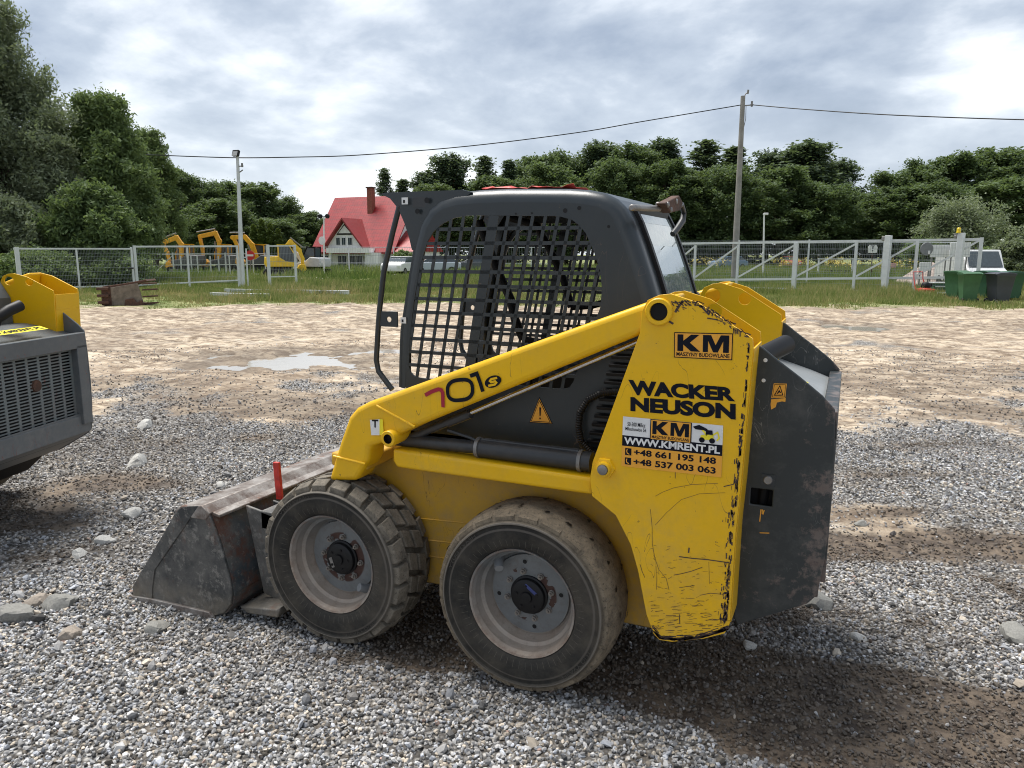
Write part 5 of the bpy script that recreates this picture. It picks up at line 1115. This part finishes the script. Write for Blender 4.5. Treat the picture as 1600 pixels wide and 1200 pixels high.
fence('railing', 'far low pipe railing seen through the sliding gate', 'railing', [(on(px, 62), 1.4, .10) for px in (1280, 1333, 1392)], [(on(1278, 62, 1.35), on(1392, 62, 1.35), .07)], [])
# ---------------- masts, poles and wires ----------------
def pole(name, label, cat, px0, py0, px1, py1, depth, r0_, r1_, mat, group=None):
    a = D(px0, py0, depth); a.z = 0; b = D(px1, py1, depth); root = thing(name, label, cat, a, 0, group); mb = MB(); mb.tube([(0, 0, -.2), (b-a)*.5, b-a], [r0_, (r0_+r1_)/2, r1_], 14); mb.build('pole', mat, root); return root, b-a
conc = plain('pole_concrete', (.30, .28, .26), .85, 0, .3, 2, .2)
dpt = 41
ms, t = pole('floodlight_mast', 'leaning grey mast with one black floodlight behind the left gate', 'street lamp', 379, 445, 371, 243, dpt, .14, .075, M['galv'])
mb = MB(); mb.box(t+Vector((.02, -.12, .10)), (.40, .16, .32), 0, Matrix.Rotation(R(-18), 3, 'X')); mb.box(t+Vector((0, 0, .02)), (.06, .06, .24), 1); mb.build('floodlight', [M['black'], M['steel']], ms, bevel=.02)
mb = MB(); mb.box(t+Vector((.03, -.212, .08)), (.33, .01, .24), 0, Matrix.Rotation(R(-18), 3, 'X')); mb.build('lens', plain('lamp_glass', (.35, .36, .36), .1), ms)
mb = MB(); mb.bar(t+Vector((-.1, 0, -.55)), t+Vector((.35, 0, -.55)), .05, .05); mb.tube([t+Vector((.28, 0, -.60)), t+Vector((.28, 0, -.40))], .05, 8); mb.tube([t+Vector((.1, 0, -.85)), t+Vector((.3, 0, -.75))], .03, 6); mb.build('wire_bracket', M['steel'], ms)
ud = 46
up_, t2 = pole('utility_pole', 'tall tapering concrete power pole right of the cab', 'power pole', 1147, 440, 1161, 150, ud, .21, .13, conc)
mb = MB(); mb.bar(t2+Vector((0, 0, -.55)), t2+Vector((.6, .2, -.50)), .06, .06); mb.tube([t2+Vector((.5, .16, -.6)), t2+Vector((.5, .16, -.3))], .06, 8); mb.tube([t2+Vector((.05, 0, -.1)), t2+Vector((.15, 0, .12)), t2+Vector((.3, .05, .20))], .03, 6); mb.tube([t2+Vector((.25, 0, .1)), t2+Vector((.28, 0, .32))], .06, 8); mb.tube([t2+Vector((.2, 0, -.55)), t2+Vector((.22, 0, -1.3)), t2+Vector((.05, 0, -2.2))], .02, 6)
mb.build('insulator', M['steel'], up_)
def wire(label, pts, r_=.028):
    mb = MB(); mb.tube([D(*p) for p in pts], r_, 6); tag(mb.build('power_cable', M['black']), label, 'cable')
def spl(pts, n=6):
    o = []
    for i in range(len(pts)-1):
        p0, p1, p2, p3 = pts[max(i-1, 0)], pts[i], pts[i+1], pts[min(i+2, len(pts)-1)]
        for k_ in range(n):
            t = k_/n; o.append(tuple(.5*((2*b)+(-a+c_)*t+(2*a-5*b+4*c_-d)*t*t+(-a+3*b-3*c_+d)*t**3) for a, b, c_, d in zip(p0, p1, p2, p3)))
    return o+[pts[-1]]
wire('black cable sagging from the concrete pole to the floodlight mast', spl([(1158, 164, 46), (1000, 190.5, 45.5), (900, 207.5, 45), (730, 228.5, 44), (560, 242.3, 43), (460, 245.5, 42), (374, 246.5, 41), (300, 244.5, 43), (250, 242.5, 45), (180, 240, 50)]))
wire('black cable running right from the concrete pole out of the photo', spl([(1172, 163.5, 46), (1260, 171, 43), (1400, 180, 39), (1600, 187, 35), (1800, 190, 31)]))
cm, t = pole('camera_mast', 'slim white camera mast behind the sliding gate', 'mast', 1193, 425, 1194, 335, 52, .07, .05, M['white'])
mb = MB(); mb.box(t+Vector((.12, 0, .03)), (.30, .12, .14)); mb.box(t, (.14, .14, .10)); mb.build('camera', M['white'], cm, bevel=.02)
cm, t = pole('camera_mast', 'short white mast among the bushes at the right edge', 'mast', 1566, 400, 1566, 377, 60, .06, .05, M['white'])
mb = MB(); mb.lathe([(0, 0), (.12, 0), (.12, .12), (.05, .2), (0, .2)], tuple(t), 12, 0, 'Z'); mb.build('camera', M['white'], cm)
# railway crossing signal and road signs
cs, t = pole('crossing_signal', 'white signal post with two black lamps and a round white disc, left of the house', 'signal', 506, 425, 506, 338, 56, .06, .05, M['white'])
mb = MB()
for s_ in (-1, 1): mb.lathe([(0, -.10), (.15, -.10), (.17, -.02), (.17, .05), (0, .05)], (t.x+s_*.32, t.y, t.z), 14)
mb.bar(t+Vector((-.35, 0, 0)), t+Vector((.35, 0, 0)), .05, .05); mb.build('signal_lamp', M['black'], cs)
dz_ = D(506, 376, 56).z; mb = MB(); mb.lathe([(0, -.08), (.30, -.08), (.30, -.05), (0, -.05)], (0, 0, dz_), 24); mb.build('disc', M['white'], cs, ang=25)
mb = MB(); zb_ = D(506, 408, 56).z; mb.box((0, -.06, zb_), (.32, .04, .30)); mb.build('plate', M['white'], cs)
ne, t = pole('no_entry_sign', 'round red no entry sign between two gate posts', 'sign', 391, 425, 391, 399, 57, .035, .035, M['steel'])
mb = MB(); mb.lathe([(0, -.06), (.36, -.06), (.36, -.03), (0, -.03)], tuple(t), 24); mb.box((t.x, t.y-.064, t.z), (.50, .01, .14), 1); mb.build('disc', [plain('sign_red', (.55, .03, .03), .5), M['white']], ne, ang=25); ne.rotation_euler = (0, 0, -YAW)
ns_, t = pole('notice_sign', 'white notice with a black mark on a thin brown post behind the sliding gate', 'sign', 1362, 430, 1362, 389, 55, .04, .04, M['rust'])
mb = MB(); mb.prism([(-.25, .30), (-.34, .10), (-.30, -.28), (.30, -.28), (.34, .10), (.25, .30)], -.07, -.04); mb.box((0, -.075, .10), (.08, .01, .20), 1); mb.box((0, -.075, -.12), (.08, .01, .10), 1); mb.box((0, -.075, .22), (.26, .01, .05), 1)
mb.v = [tuple(Vector(v)+t) for v in mb.v]; mb.build('board', [M['white'], M['ink']], ns_, smooth=False); ns_.rotation_euler = (0, 0, -YAW)
def board(name, label, px0, py0, px1, py1, depth, mat, legs=True, th=.04, cat='board', group=None):
    a, b = D(px0, py1, depth), D(px1, py0, depth); w_ = (Vector((b.x, b.y))-Vector((a.x, a.y))).length; h = b.z-a.z
    root = thing(name, label, cat, (a.x, a.y, 0), -YAW*1.0, group); root.rotation_euler = (0, 0, math.atan2(b.y-a.y, b.x-a.x)); mb = MB(); mb.box((w_/2, 0, a.z+h/2), (w_, th, h)); mb.build('panel', mat, root, bevel=.01)
    if legs and a.z > .1:
        for x in (.12*w_, .88*w_): l_ = MB(); l_.tube([(x, th, -.1), (x, th, a.z+h*.8)], .035, 8); l_.build('leg', M['steel'], root)
    return root
board('notice_board', 'large white board hanging behind the right end of the sliding gate', 1453, 383, 1484, 402, 37, M['white'])
board('notice_board', 'second large white board, behind the guide post with the yellow lamp', 1483, 379, 1517, 401.5, 36.6, M['white'])
board('notice_board', 'small white board low on the gate above the red mower', 1436, 410, 1455, 423, 36, M['white'])
board('notice_board', 'small white and red board behind the left guide post', 1392, 411, 1400, 418, 58, plain('pale_red_board', (.62, .35, .32), .6))
rs = MB(); c_ = D(1448, 389, rd(1448)-.12); rs.lathe([(0, -.02), (.27, -.02), (.285, 0), (.27, .02), (0, .02)], (0, 0, 0), 28); o = rs.build('round_sign', plain('grey_disc', (.20, .21, .22), .5), None, ang=25); o.location = c_; o.rotation_euler = (0, 0, -YAW); tag(o, 'round grey sign seen from behind, hung on the sliding gate', 'sign')
rs = MB(); rs.box((.10, -.03, -.14), (.09, .01, .14)); q = rs.build('sticker', M['white'], o)
# ---------------- bins, mower, rusty bucket, beams ----------------
def bin_(label, col, px, py, wpx, rz, lid_rot=0., proto=None):
    p = G(px, py); d_ = (p-CAM).dot(FH); sc = 1.
    root = thing('wheelie_bin', label, 'bin', (p.x, p.y, 0), -YAW+rz, 'wheelie bins by the sliding gate'); m_ = M.setdefault(col, None)
    b = MB(); vs = []
    for z, w_, dd in ((.10, .21, .24), (.55, .25, .29), (.98, .285, .345), (1.0, .30, .36), (1.03, .30, .36)):
        vs += [(-w_, -dd, z), (w_, -dd, z), (w_, dd, z), (-w_, dd, z)]
    fs = [(0, 3, 2, 1)]
    for k_ in range(4):
        for j in range(4): fs.append((k_*4+j, k_*4+(j+1) % 4, k_*4+4+(j+1) % 4, k_*4+4+j))
    b.add(vs, fs); b.box((0, -.30, .50), (.34, .02, .6)); b.build('body', m_, root, bevel=.02)
    l_ = MB(); l_.prism([(-.37, 1.035), (-.36, 1.07), (-.1, 1.11), (.25, 1.09), (.40, 1.05), (.40, 1.03)], -.31, .31, 0, (), 'X'); l_.tube([(-.25, .40, 1.05), (.25, .40, 1.05)], .02, 8); l_.build('lid', m_, root, bevel=.015)
    for s_ in (-1, 1):
        w_ = MB(); w_.lathe([(0, -.03), (.055, -.03), (.06, -.022)], (0, 0, 0), 20, 1, 'X'); w_.lathe([(.06, -.025), (.095, -.025), (.10, -.015), (.10, .015), (.095, .025), (0, .025)], (0, 0, 0), 20, 0, 'X')
        o = w_.build('wheel', [M['black'], M['steel']], root); o.location = (s_*.24, .26, .10)
    return root
M['bin_green'] = plain('green_plastic', (.05, .135, .06), .5, 0, .25, 3); M['bin_dgreen'] = plain('dark_green_plastic', (.02, .085, .045), .5, 0, .2, 3); M['bin_grey'] = plain('slate_plastic', (.045, .05, .062), .5, 0, .2, 3)
bin_('front green wheelie bin, nearest and left of the slate grey one', 'bin_green', 1511, 474, 34, R(165)); bin_('slate grey wheelie bin with its wheel at the left', 'bin_grey', 1559, 475, 48, R(95))
bin_('green wheelie bin half hidden behind the front green one', 'bin_green', 1492, 467.5, 20, R(20)); bin_('dark green wheelie bin in the gap between the front green and the slate one', 'bin_dgreen', 1539, 467, 30, R(10)); bin_('dark green wheelie bin behind the right side of the slate one', 'bin_dgreen', 1577, 469.5, 34, R(80))
mw = thing('lawn_mower', 'small red push mower with a black engine in the grass by the gate', 'lawn mower', G(1445, 462), .5); mb = MB()
mb.box((0, 0, .22), (.50, .62, .14)); mb.lathe([(.25, .15), (.24, .30), (.20, .33), (0, .33)], (0, 0, 0), 16, 0, 'Z'); mb.build('deck', M['redp'], mw, bevel=.03)
mb = MB(); mb.lathe([(.17, .33), (.19, .38), (.17, .5), (.12, .56), (0, .57)], (0, 0, 0), 16, 0, 'Z'); mb.box((.18, 0, .45), (.12, .2, .14)); mb.build('engine', M['black'], mw, bevel=.02)
mb = MB(); mb.tube([(-.25, .3, .25), (-.2, .55, .7), (-.2, .6, .98), (.2, .6, .98), (.2, .55, .7), (.25, .3, .25)], .022, 8); mb.build('handle', M['redp'], mw)
for sx in (-1, 1):
    for sy in (-1, 1): mb = MB(); mb.lathe([(0, -.03), (.10, -.03), (.10, .03), (0, .03)], (sx*.27, sy*.25, .10), 14, 0, 'X'); mb.build('wheel', M['black'], mw)
cr_ = thing('crate', 'pale green crate in the weeds right of the red mower', 'crate', G(1465, 458), -YAW); mb = MB(); mb.box((0, 0, .24), (.62, .4, .44)); mb.box((0, 0, .47), (.68, .46, .05), 1); mb.box((0, -.205, .3), (.5, .02, .05), 1); mb.build('box', [M['bin_dgreen'], M['galv']], cr_, bevel=.02)
# rusty toothed bucket lying by the left fence
rb = thing('rusty_bucket', 'rusty old toothed digger bucket lying in the grass near the left fence', 'bucket', G(203, 478), -YAW+.12); mb = MB()
mb.prism([(-.88, .02), (-.85, .55), (-.80, .64), (-.2, .72), (.55, .86), (.60, .80), (.05, .66), (-.30, .62), (-.32, .10), (.55, .04), (.55, 0)], .0, .9)
for z in (.12, .34, .56): mb.box((-.78, -.05, z), (.36, .10, .09))
for z in (.08, .30, .52, .72): mb.bar((.42, .0, z), (.92, -.05, z+.03), .06, .05)
mb.build('shell', M['rust'], rb, bevel=.015); mb = MB(); mb.prism([(-.55, .02), (-.55, .60), (.3, .74), (.45, .05)], -.02, .02); mb.build('side_plate', plain('muddy_plate', (.22, .18, .14), .9, 0, .5, 5, .4), rb, bevel=.01); mb = MB(); mb.prism([(-.15, 0), (-.1, .22), (.15, .26), (.25, .12), (.4, .2), (.5, .02)], -.10, -.03); mb.build('mud_lump', M['rust'], rb, bevel=.02)
def beam(label, px0, py0, px1, py1, w_, h):
    a, b = G(px0, py0), G(px1, py1); mb = MB(); mb.bar(a+Vector((0, 0, h*.5+.05)), b+Vector((0, 0, h*.5+.05)), w_, h); mb.bar(a+Vector((0, 0, h+.06)), b+Vector((0, 0, h+.06)), w_*1.4, .02); tag(mb.build('steel_beam', M['galv'], None, bevel=.005), label, 'beam', 'steel beams lying in the grass')
beam('long pale steel beam lying behind, nearer the gate', 352, 459, 545, 462, .12, .14); beam('shorter pale steel beam lying in front of the long one', 330, 464, 420, 466, .14, .10)
# gravel heap and pale van behind the bins
hp_ = D(1508, 430, 43); mb = MB(); rr = random.Random(9); n = 28; vs = []; fs = []
for i in range(n):
    for j in range(14):
        x = -3.6+7.2*i/(n-1); y = -2+4*j/13; z = 1.35*max(0, 1-((x+.2)/3.6)**2)**.9*max(0, 1-(y/2)**2)**.7*(1+.22*math.sin(x*2.1)+.1*math.sin(x*5+y*3))+rr.uniform(-.04, .04)-.05; vs.append((x, y, z))
for i in range(n-1):
    for j in range(13): fs.append((i*14+j, i*14+j+1, (i+1)*14+j+1, (i+1)*14+j))
mb.add(vs, fs); o = mb.build('gravel_heap', plain('pink_gravel', (.38, .31, .27), .95, 0, .5, 12, .8), None); o.location = (hp_.x, hp_.y, 0); o.rotation_euler = (0, 0, -YAW); tag(o, 'pinkish heap of gravel behind the bins', 'heap')
M['tyre_plain'] = plain('tyre_rubber', (.02, .02, .02), .8); M['carglass'] = plain('car_glass', (.05, .065, .075), .08)
def car(name, label, px, depth, rz, paintc, van=False, L_=4.2, group=None):
    p = on(px, depth); root = thing(name, label, 'van' if van else 'car', p, rz, group); pm = plain('car_paint', paintc, .3, 0, .08)
    H = 1.95 if van else 1.45; w_ = .86
    prof = [(-L_/2, .35), (-L_/2, .75), (-L_/2+.15, .95), (-L_/2+.9, 1.02), (L_/2-.35, 1.02), (L_/2, .9), (L_/2, .35)] if not van else [(-L_/2, .35), (-L_/2, .9), (-L_/2+.5, 1.1), (-L_/2+1.1, H), (L_/2, H), (L_/2, .35)]
    b = MB(); b.prism(prof, -w_, w_); b.build('body', pm, root, bevel=.06, seg=3)
    if not van:
        c_ = MB(); vs = [(-L_/2+.9, -w_+.04, 1.0), (-L_/2+1.6, -w_+.2, H), (L_/2-.8, -w_+.2, H), (L_/2-.25, -w_+.04, 1.0)]; vs += [(a, -b_, d) for a, b_, d in vs]; c_.add(vs, [(0, 1, 2, 3), (4, 7, 6, 5), (0, 4, 5, 1), (1, 5, 6, 2), (2, 6, 7, 3), (3, 7, 4, 0)]); c_.build('glasshouse', M['carglass'], root, bevel=.03)
        r_ = MB(); r_.box(((-L_/2+1.6+L_/2-.8)/2, 0, H+.01), (L_-2.3, 2*w_-.36, .05)); r_.build('roof', pm, root, bevel=.02)
    else: c_ = MB(); c_.add([(-L_/2+.48, -w_+.1, 1.12), (-L_/2+1.02, -w_+.15, H-.10), (-L_/2+1.02, w_-.15, H-.10), (-L_/2+.48, w_-.1, 1.12)], [(0, 1, 2, 3)]); c_.v = [(a-.03, b_, d+.02) for a, b_, d in c_.v]; c_.build('windscreen', M['carglass'], root)
    for sx in (-1, 1):
        for sy in (-1, 1): t = MB(); t.lathe([(0, -.1), (.2, -.1), (.2, -.09)], (sx*(L_/2-.8), sy*(w_-.08), .32), 18, 1); t.lathe([(.2, -.1), (.32, -.1), (.32, .1), (0, .1)], (sx*(L_/2-.8), sy*(w_-.08), .32), 18); t.build('wheel', [M['tyre_plain'], M['steel']], root)
    lt = MB()
    for sy in (-1, 1): lt.box((-L_/2+.0, sy*(w_-.2), .72), (.05, .3, .16))
    lt.build('headlight', M['white'], root); return root
car('parked_van', 'white van facing the yard behind the gate post with the yellow lamp', 1517, 38.5, -YAW+R(80), (.55, .56, .56), True, 4.6)
car('parked_car', 'silver blue car in the meadow behind the concrete pole', 1138, 85, -YAW+R(20), (.16, .24, .36)); car('parked_car', 'white car between the house and the front guard bar of the cab', 627, 60, -YAW+R(75), (.7, .7, .7))
car('parked_car', 'light car seen through the left part of the cab grille', 680, 64, -YAW+R(10), (.45, .5, .56)); car('parked_car', 'dark car seen through the middle of the cab grille', 745, 66, -YAW+R(5), (.08, .09, .1))
car('parked_car', 'red and blue car far off behind the sliding gate', 1236, 90, -YAW+R(80), (.45, .10, .08)); 
lw = board('trailer', 'dark low trailer in the meadow behind the sliding gate', 1292, 422, 1323, 428, 62, M['black'], False, 1.2, 'trailer')
# ---------------- house ----------------
HD = 80.; base_p = on(549, HD); HA = R(24)
hs = thing('red_roofed_house', 'white house with a steep red tiled roof and a gabled dormer', 'house', base_p, -YAW-HA)
wallm = plain('white_render', (.80, .80, .78), .85, 0, .12, 1); tile = NT('red_roof_tiles'); v = tile.xyz(); wv = tile.math('FRACT', tile.math('MULTIPLY', v[2], 2.6)); wx = tile.math('FRACT', tile.math('MULTIPLY', v[0], 3.3))
tc_ = tile.mix(tile.step(tile.noise(1.5, 4, .6), .35, .65), (.34, .018, .020), (.24, .014, .016)); tc_ = tile.mix(tile.math('MULTIPLY', tile.step(wv, .80, .9), .55), tc_, (.12, .012, .012)); tc_ = tile.mix(tile.math('MULTIPLY', tile.step(wx, .82, .92), .35), tc_, (.14, .014, .014))
tile.bump(tile.math('ADD', wv, wx), .5, .04); tilem = tile.fin(tc_, .45); tilem2 = plain('dark_red_tiles', (.26, .03, .03), .5, 0, .2, 2)
L2, Dp, eh, rh = 5.3, 4.6, 1.95, 7.85
mb = MB(); mb.box((0, Dp, eh/2), (2*L2-.8, 2*Dp-1.2, eh)); 
for s_ in (-1, 1): mb.add([(s_*(L2-.4), .6, eh), (s_*(L2-.4), 2*Dp-.6, eh), (s_*(L2-.4), Dp, rh-.6)], [(0, 1, 2)])
mb.build('wall', wallm, hs)
rf = MB()
for s_ in (0, 1):
    ya, yb = (-.1, Dp) if s_ == 0 else (2*Dp+.1, Dp); rf.add([(-L2, ya, eh-.1), (L2, ya, eh-.1), (L2, yb, rh), (-L2, yb, rh), (-L2, ya, eh-.28), (L2, ya, eh-.28), (L2, yb, rh-.18), (-L2, yb, rh-.18)], [(0, 1, 2, 3), (4, 7, 6, 5), (0, 4, 5, 1), (1, 5, 6, 2), (3, 2, 6, 7), (0, 3, 7, 4)])
roof = rf.build('roof', tilem, hs, smooth=False)
cn = MB(); cn.box((.35, Dp-1.2, 7.2), (.62, .62, 2.9)); cn.box((.35, Dp-1.2, 8.68), (.78, .78, .12), 1); brick = plain('chimney_brick', (.27, .085, .055), .85, 0, .4, 6); cn.build('chimney', [brick, M['rust']], roof, smooth=False)
# dormer gable
ax_, az = -.35, 5.35; bw, bz = 2.55, 2.35
dm = MB(); dm.prism([(ax_-bw+.35, bz-.4), (ax_+bw-.35, bz-.4), (ax_+bw-.35, bz+.2), (ax_, az-.35), (ax_-bw+.35, bz+.2)], -.5, 1.0); dmo = dm.build('dormer', wallm, hs, smooth=False)
dr_ = MB()
for s_ in (-1, 1): dr_.add([(ax_, -1.0, az), (ax_+s_*bw, -1.0, bz), (ax_+s_*bw, 1.4, bz), (ax_, 3.2, az), (ax_, -1.0, az-.22), (ax_+s_*(bw-.05), -1.0, bz-.2), (ax_+s_*(bw-.05), 1.4, bz-.2), (ax_, 3.2, az-.2)], [(0, 1, 2, 3), (0, 4, 5, 1), (4, 7, 6, 5), (1, 5, 6, 2)])
dr_.build('dormer_roof', tilem2, dmo, smooth=False)
wn = MB(); wn.prism([(ax_-1.05, 3.62), (ax_+1.05, 3.62), (ax_, 4.75)], -.56, -.50, 1); wn.prism([(ax_-.80, 3.78), (ax_+.80, 3.78), (ax_, 4.58)], -.58, -.56, 0); wn.build('gable_vent', [M['white'], M['dark']], dmo, smooth=False)
def win(x, z, w_, h, y, par):
    f = MB(); f.box((x, y, z), (w_, .08, h)); o = f.build('window', M['white'], par, smooth=False); g_ = MB()
    for s_ in (-1, 1): g_.box((x+s_*w_*.235, y-.045, z), (w_*.40, .02, h*.84))
    g_.build('pane', M['carglass'], None, smooth=False).parent = par if par != hs else o
for x in (-1.05, -.35, .45): win(ax_+x+.2, 2.95, .5, .85, -.54, hs)
for x, w_ in ((-3.9, 1.1), (-1.6, 1.2), (.2, 1.8), (2.9, 1.2)): win(x, .95, w_, 1.2, .56, hs)
pr_ = MB(); pr_.box((.2, -.2, 2.0), (5.4, 1.6, .5)); pr_.box((2.6, -.6, .95), (.25, .3, 1.9)); pr_.box((-2.2, -.6, .95), (.25, .3, 1.9)); pr_.box((3.0, -.2, .9), (1.6, 1.0, 1.8)); pr_.build('porch', wallm, hs, smooth=False)
an = MB(); an.box((L2+1.0, 3, 1.0), (2.4, 5, 2.0)); an.build('annex_wall', wallm, hs); an = MB(); an.prism([(.0, 1.9), (3., 4.1), (6, 1.9)], L2-.6, L2+2.4, 0, (), 'X'); an.build('annex_roof', tilem, hs, smooth=False)
# ---------------- diggers ----------------
orange = plain('digger_orange', (.80, .38, .012), .4, 0, .25, 3); ylw = plain('digger_yellow', (.85, .55, .02), .4, 0, .2, 3); dgrey = plain('digger_grey', (.10, .10, .105), .5); wht = plain('digger_white', (.55, .56, .57), .4, 0, .15, 3)
def digger(label, px, depth, rz, pts, col, reach=1., name='excavator', sc=1., by=.5):
    """pts: side view of boom and stick as (x, z) in metres"""
    p = on(px, depth); root = thing(name, label, 'digger', p, rz, 'diggers parked behind the left gate'); root.scale = (sc*.92,)*3
    for s_ in (-1, 1):
        t = MB(); pr = [(-1.25+.32*math.cos(a), .34+.32*math.sin(a)) for a in np.linspace(math.pi/2, 3*math.pi/2, 7)]+[(1.25+.32*math.cos(a), .34+.32*math.sin(a)) for a in np.linspace(-math.pi/2, math.pi/2, 7)]
        t.prism(pr, s_*.95, s_*.55); tk = t.build('track', M['tyre_plain'], root, bevel=.02); r_ = MB()
        for k_ in range(5): r_.lathe([(0, -.02), (.16, -.02), (.16, .02), (0, .02)], (-1.1+k_*.55, s_*.96, .3), 12)
        r_.build('roller', M['steel'], tk)
    b = MB(); b.box((0, 0, .72), (1.5, 1.2, .2), 1); b.prism([(-1.3, .85), (-1.42, 1.1), (-1.35, 1.65), (-.3, 1.7), (.3, 1.3), (1.1, 1.2), (1.15, .85)], -.9, .9, 0); b.build('body', [dgrey if col is orange else col, M['dark']], root, bevel=.05)
    c_ = MB(); c_.prism([(-.25, 1.1), (-.3, 2.55), (.55, 2.6), (.95, 1.9), (1.0, 1.1)], -.88, -.02); cbn = c_.build('cab', M['carglass'], root, bevel=.04)
    c_ = MB()
    for a, b_ in (((-.25, 1.1), (-.3, 2.6)), ((-.3, 2.6), (.55, 2.65)), ((.55, 2.65), (.98, 1.9)), ((.98, 1.9), (1.02, 1.1))):
        for y in (-.90, 0.): c_.bar((a[0], y, a[1]), (b_[0], y, b_[1]), .08, .08, 0, (0, 1, 0))
    c_.box((.12, -.45, 2.64), (.95, .98, .08)); c_.build('cab_frame', col if col is not wht else M['dark'], cbn)
    bm_ = MB(); n = len(pts)
    k1 = pts[:pts.index(None)]; k2 = pts[pts.index(None)+1:]
    def arm(mb, P, w0, w1, y=by):
        for i in range(len(P)-1):
            f0 = w0+(w1-w0)*i/(len(P)-1); mb.bar((P[i][0], y, P[i][1]), (P[i+1][0], y, P[i+1][1]), .26, f0, 0, (0, 1, 0)) if False else mb.bar((P[i][0], y, P[i][1]), (P[i+1][0], y, P[i+1][1]), .26, f0, 0, (0, 0, 1))
            mb.lathe([(0, -.14), (f0*.55, -.14), (f0*.55, .14), (0, .14)], (P[i+1][0], y, P[i+1][1]), 14)
    arm(bm_, k1, .42, .34); bm = bm_.build('boom', col, root, bevel=.02)
    s2 = MB(); arm(s2, k2, .30, .22); st = s2.build('stick', col, root, bevel=.02)
    cy_ = MB(); q = k1[len(k1)//2]; cy_.tube([(k1[0][0]+.3, by-.16, k1[0][1]-.1), (q[0]*.6+k1[0][0]*.4+.25, by-.16, q[1]*.7+k1[0][1]*.3)], .07, 8); a, b_ = k1[-2], k2[1]; cy_.tube([(a[0], by, a[1]+.38), ((a[0]+k1[-1][0])/2, by, (a[1]+k1[-1][1])/2+.42), (k2[0][0]+.25*(1 if k2[0][0] > a[0] else -1), by, k2[0][1]+.28)], .06, 8); cy_.build('ram', M['steel'], bm)
    e_ = k2[-1]; bu = MB(); bu.prism([(e_[0]-.25, e_[1]+.1), (e_[0]+.2, e_[1]+.15), (e_[0]+.3, e_[1]-.3), (e_[0]+.05, e_[1]-.62), (e_[0]-.30, e_[1]-.55), (e_[0]-.45, e_[1]-.2)], by-.4, by+.4); bu.build('bucket', col, root, bevel=.03); return root
face_l = -YAW+math.pi
AR1 = [(.6, 1.2), (1.1, 2.6), (1.9, 3.35), (3.0, 3.2), None, (3.0, 3.2), (2.7, 2.1), (2.55, 1.3)]
digger('leftmost orange digger with its arm folded down', 292, 64, face_l, [(.3, 1.2), (.2, 2.6), (.6, 3.25), (1.9, 2.75), None, (1.9, 2.75), (1.55, 1.9), (1.35, .95)], orange, sc=1.)
digger('middle orange digger with its arm forming an arch', 352, 66, face_l, [(.4, 1.2), (.3, 3.0), (.6, 3.7), (2.0, 3.4), None, (2.1, 3.5), (1.9, 2.3), (1.85, 1.2)], orange)
digger('right orange digger with a curved boom beside the floodlight mast', 408, 64, face_l, [(.2, 1.2), (.6, 2.6), (1.2, 3.3), (2.3, 3.25), None, (2.3, 3.4), (1.9, 2.4), (1.8, 1.3)], orange)
digger('yellow wheeled digger with a dark cab behind the narrow gate leaf', 440, 56, -YAW+R(20), [(.6, 1.2), (.3, 2.3), (.8, 2.9), (1.5, 2.2), None, (1.5, 2.2), (1.75, 1.5), (1.7, .9)], ylw, sc=.95)
digger('white cabbed mini digger left of the signal post', 488, 58, -YAW+R(160), [(.6, 1.0), (1.0, 1.8), (1.3, 2.0), (1.5, 1.7), None, (1.5, 1.7), (1.4, 1.1), (1.3, .7)], wht, sc=.9)
# pale access road in front of the machines
rdm = plain('pale_track', (.42, .39, .35), .95, 0, .25, 1.5); mb = MB(); P = [G(240, 446), G(420, 444), G(560, 431), G(760, 425), G(760, 422.5), G(520, 427), G(400, 432), G(240, 434)]
mb.add([(p.x, p.y, .012) for p in P], [tuple(range(8))]); struct(mb.build('road', rdm, smooth=False))
rg2 = thing('red_rag', 'torn red plastic sheet lying on the cab roof', 'sheet', (-.25, -.05, 1.972)); mb = MB(); rr = random.Random(2); n = 14; vs = []; fs = []
for i in range(n):
    for j in range(6): vs.append((-.16+.40*i/(n-1), -.15+.3*j/5+rr.uniform(-.02, .02), max(.004, .012+rr.uniform(-.008, .018)*(1 if 0 < j < 5 else .4))))
for i in range(n-1):
    for j in range(5): fs.append((i*6+j, i*6+j+1, (i+1)*6+j+1, (i+1)*6+j))
mb.add(vs, fs); o = mb.build('sheet', M['redp'], rg2); s_ = o.modifiers.new('solid', 'SOLIDIFY'); s_.thickness = .002
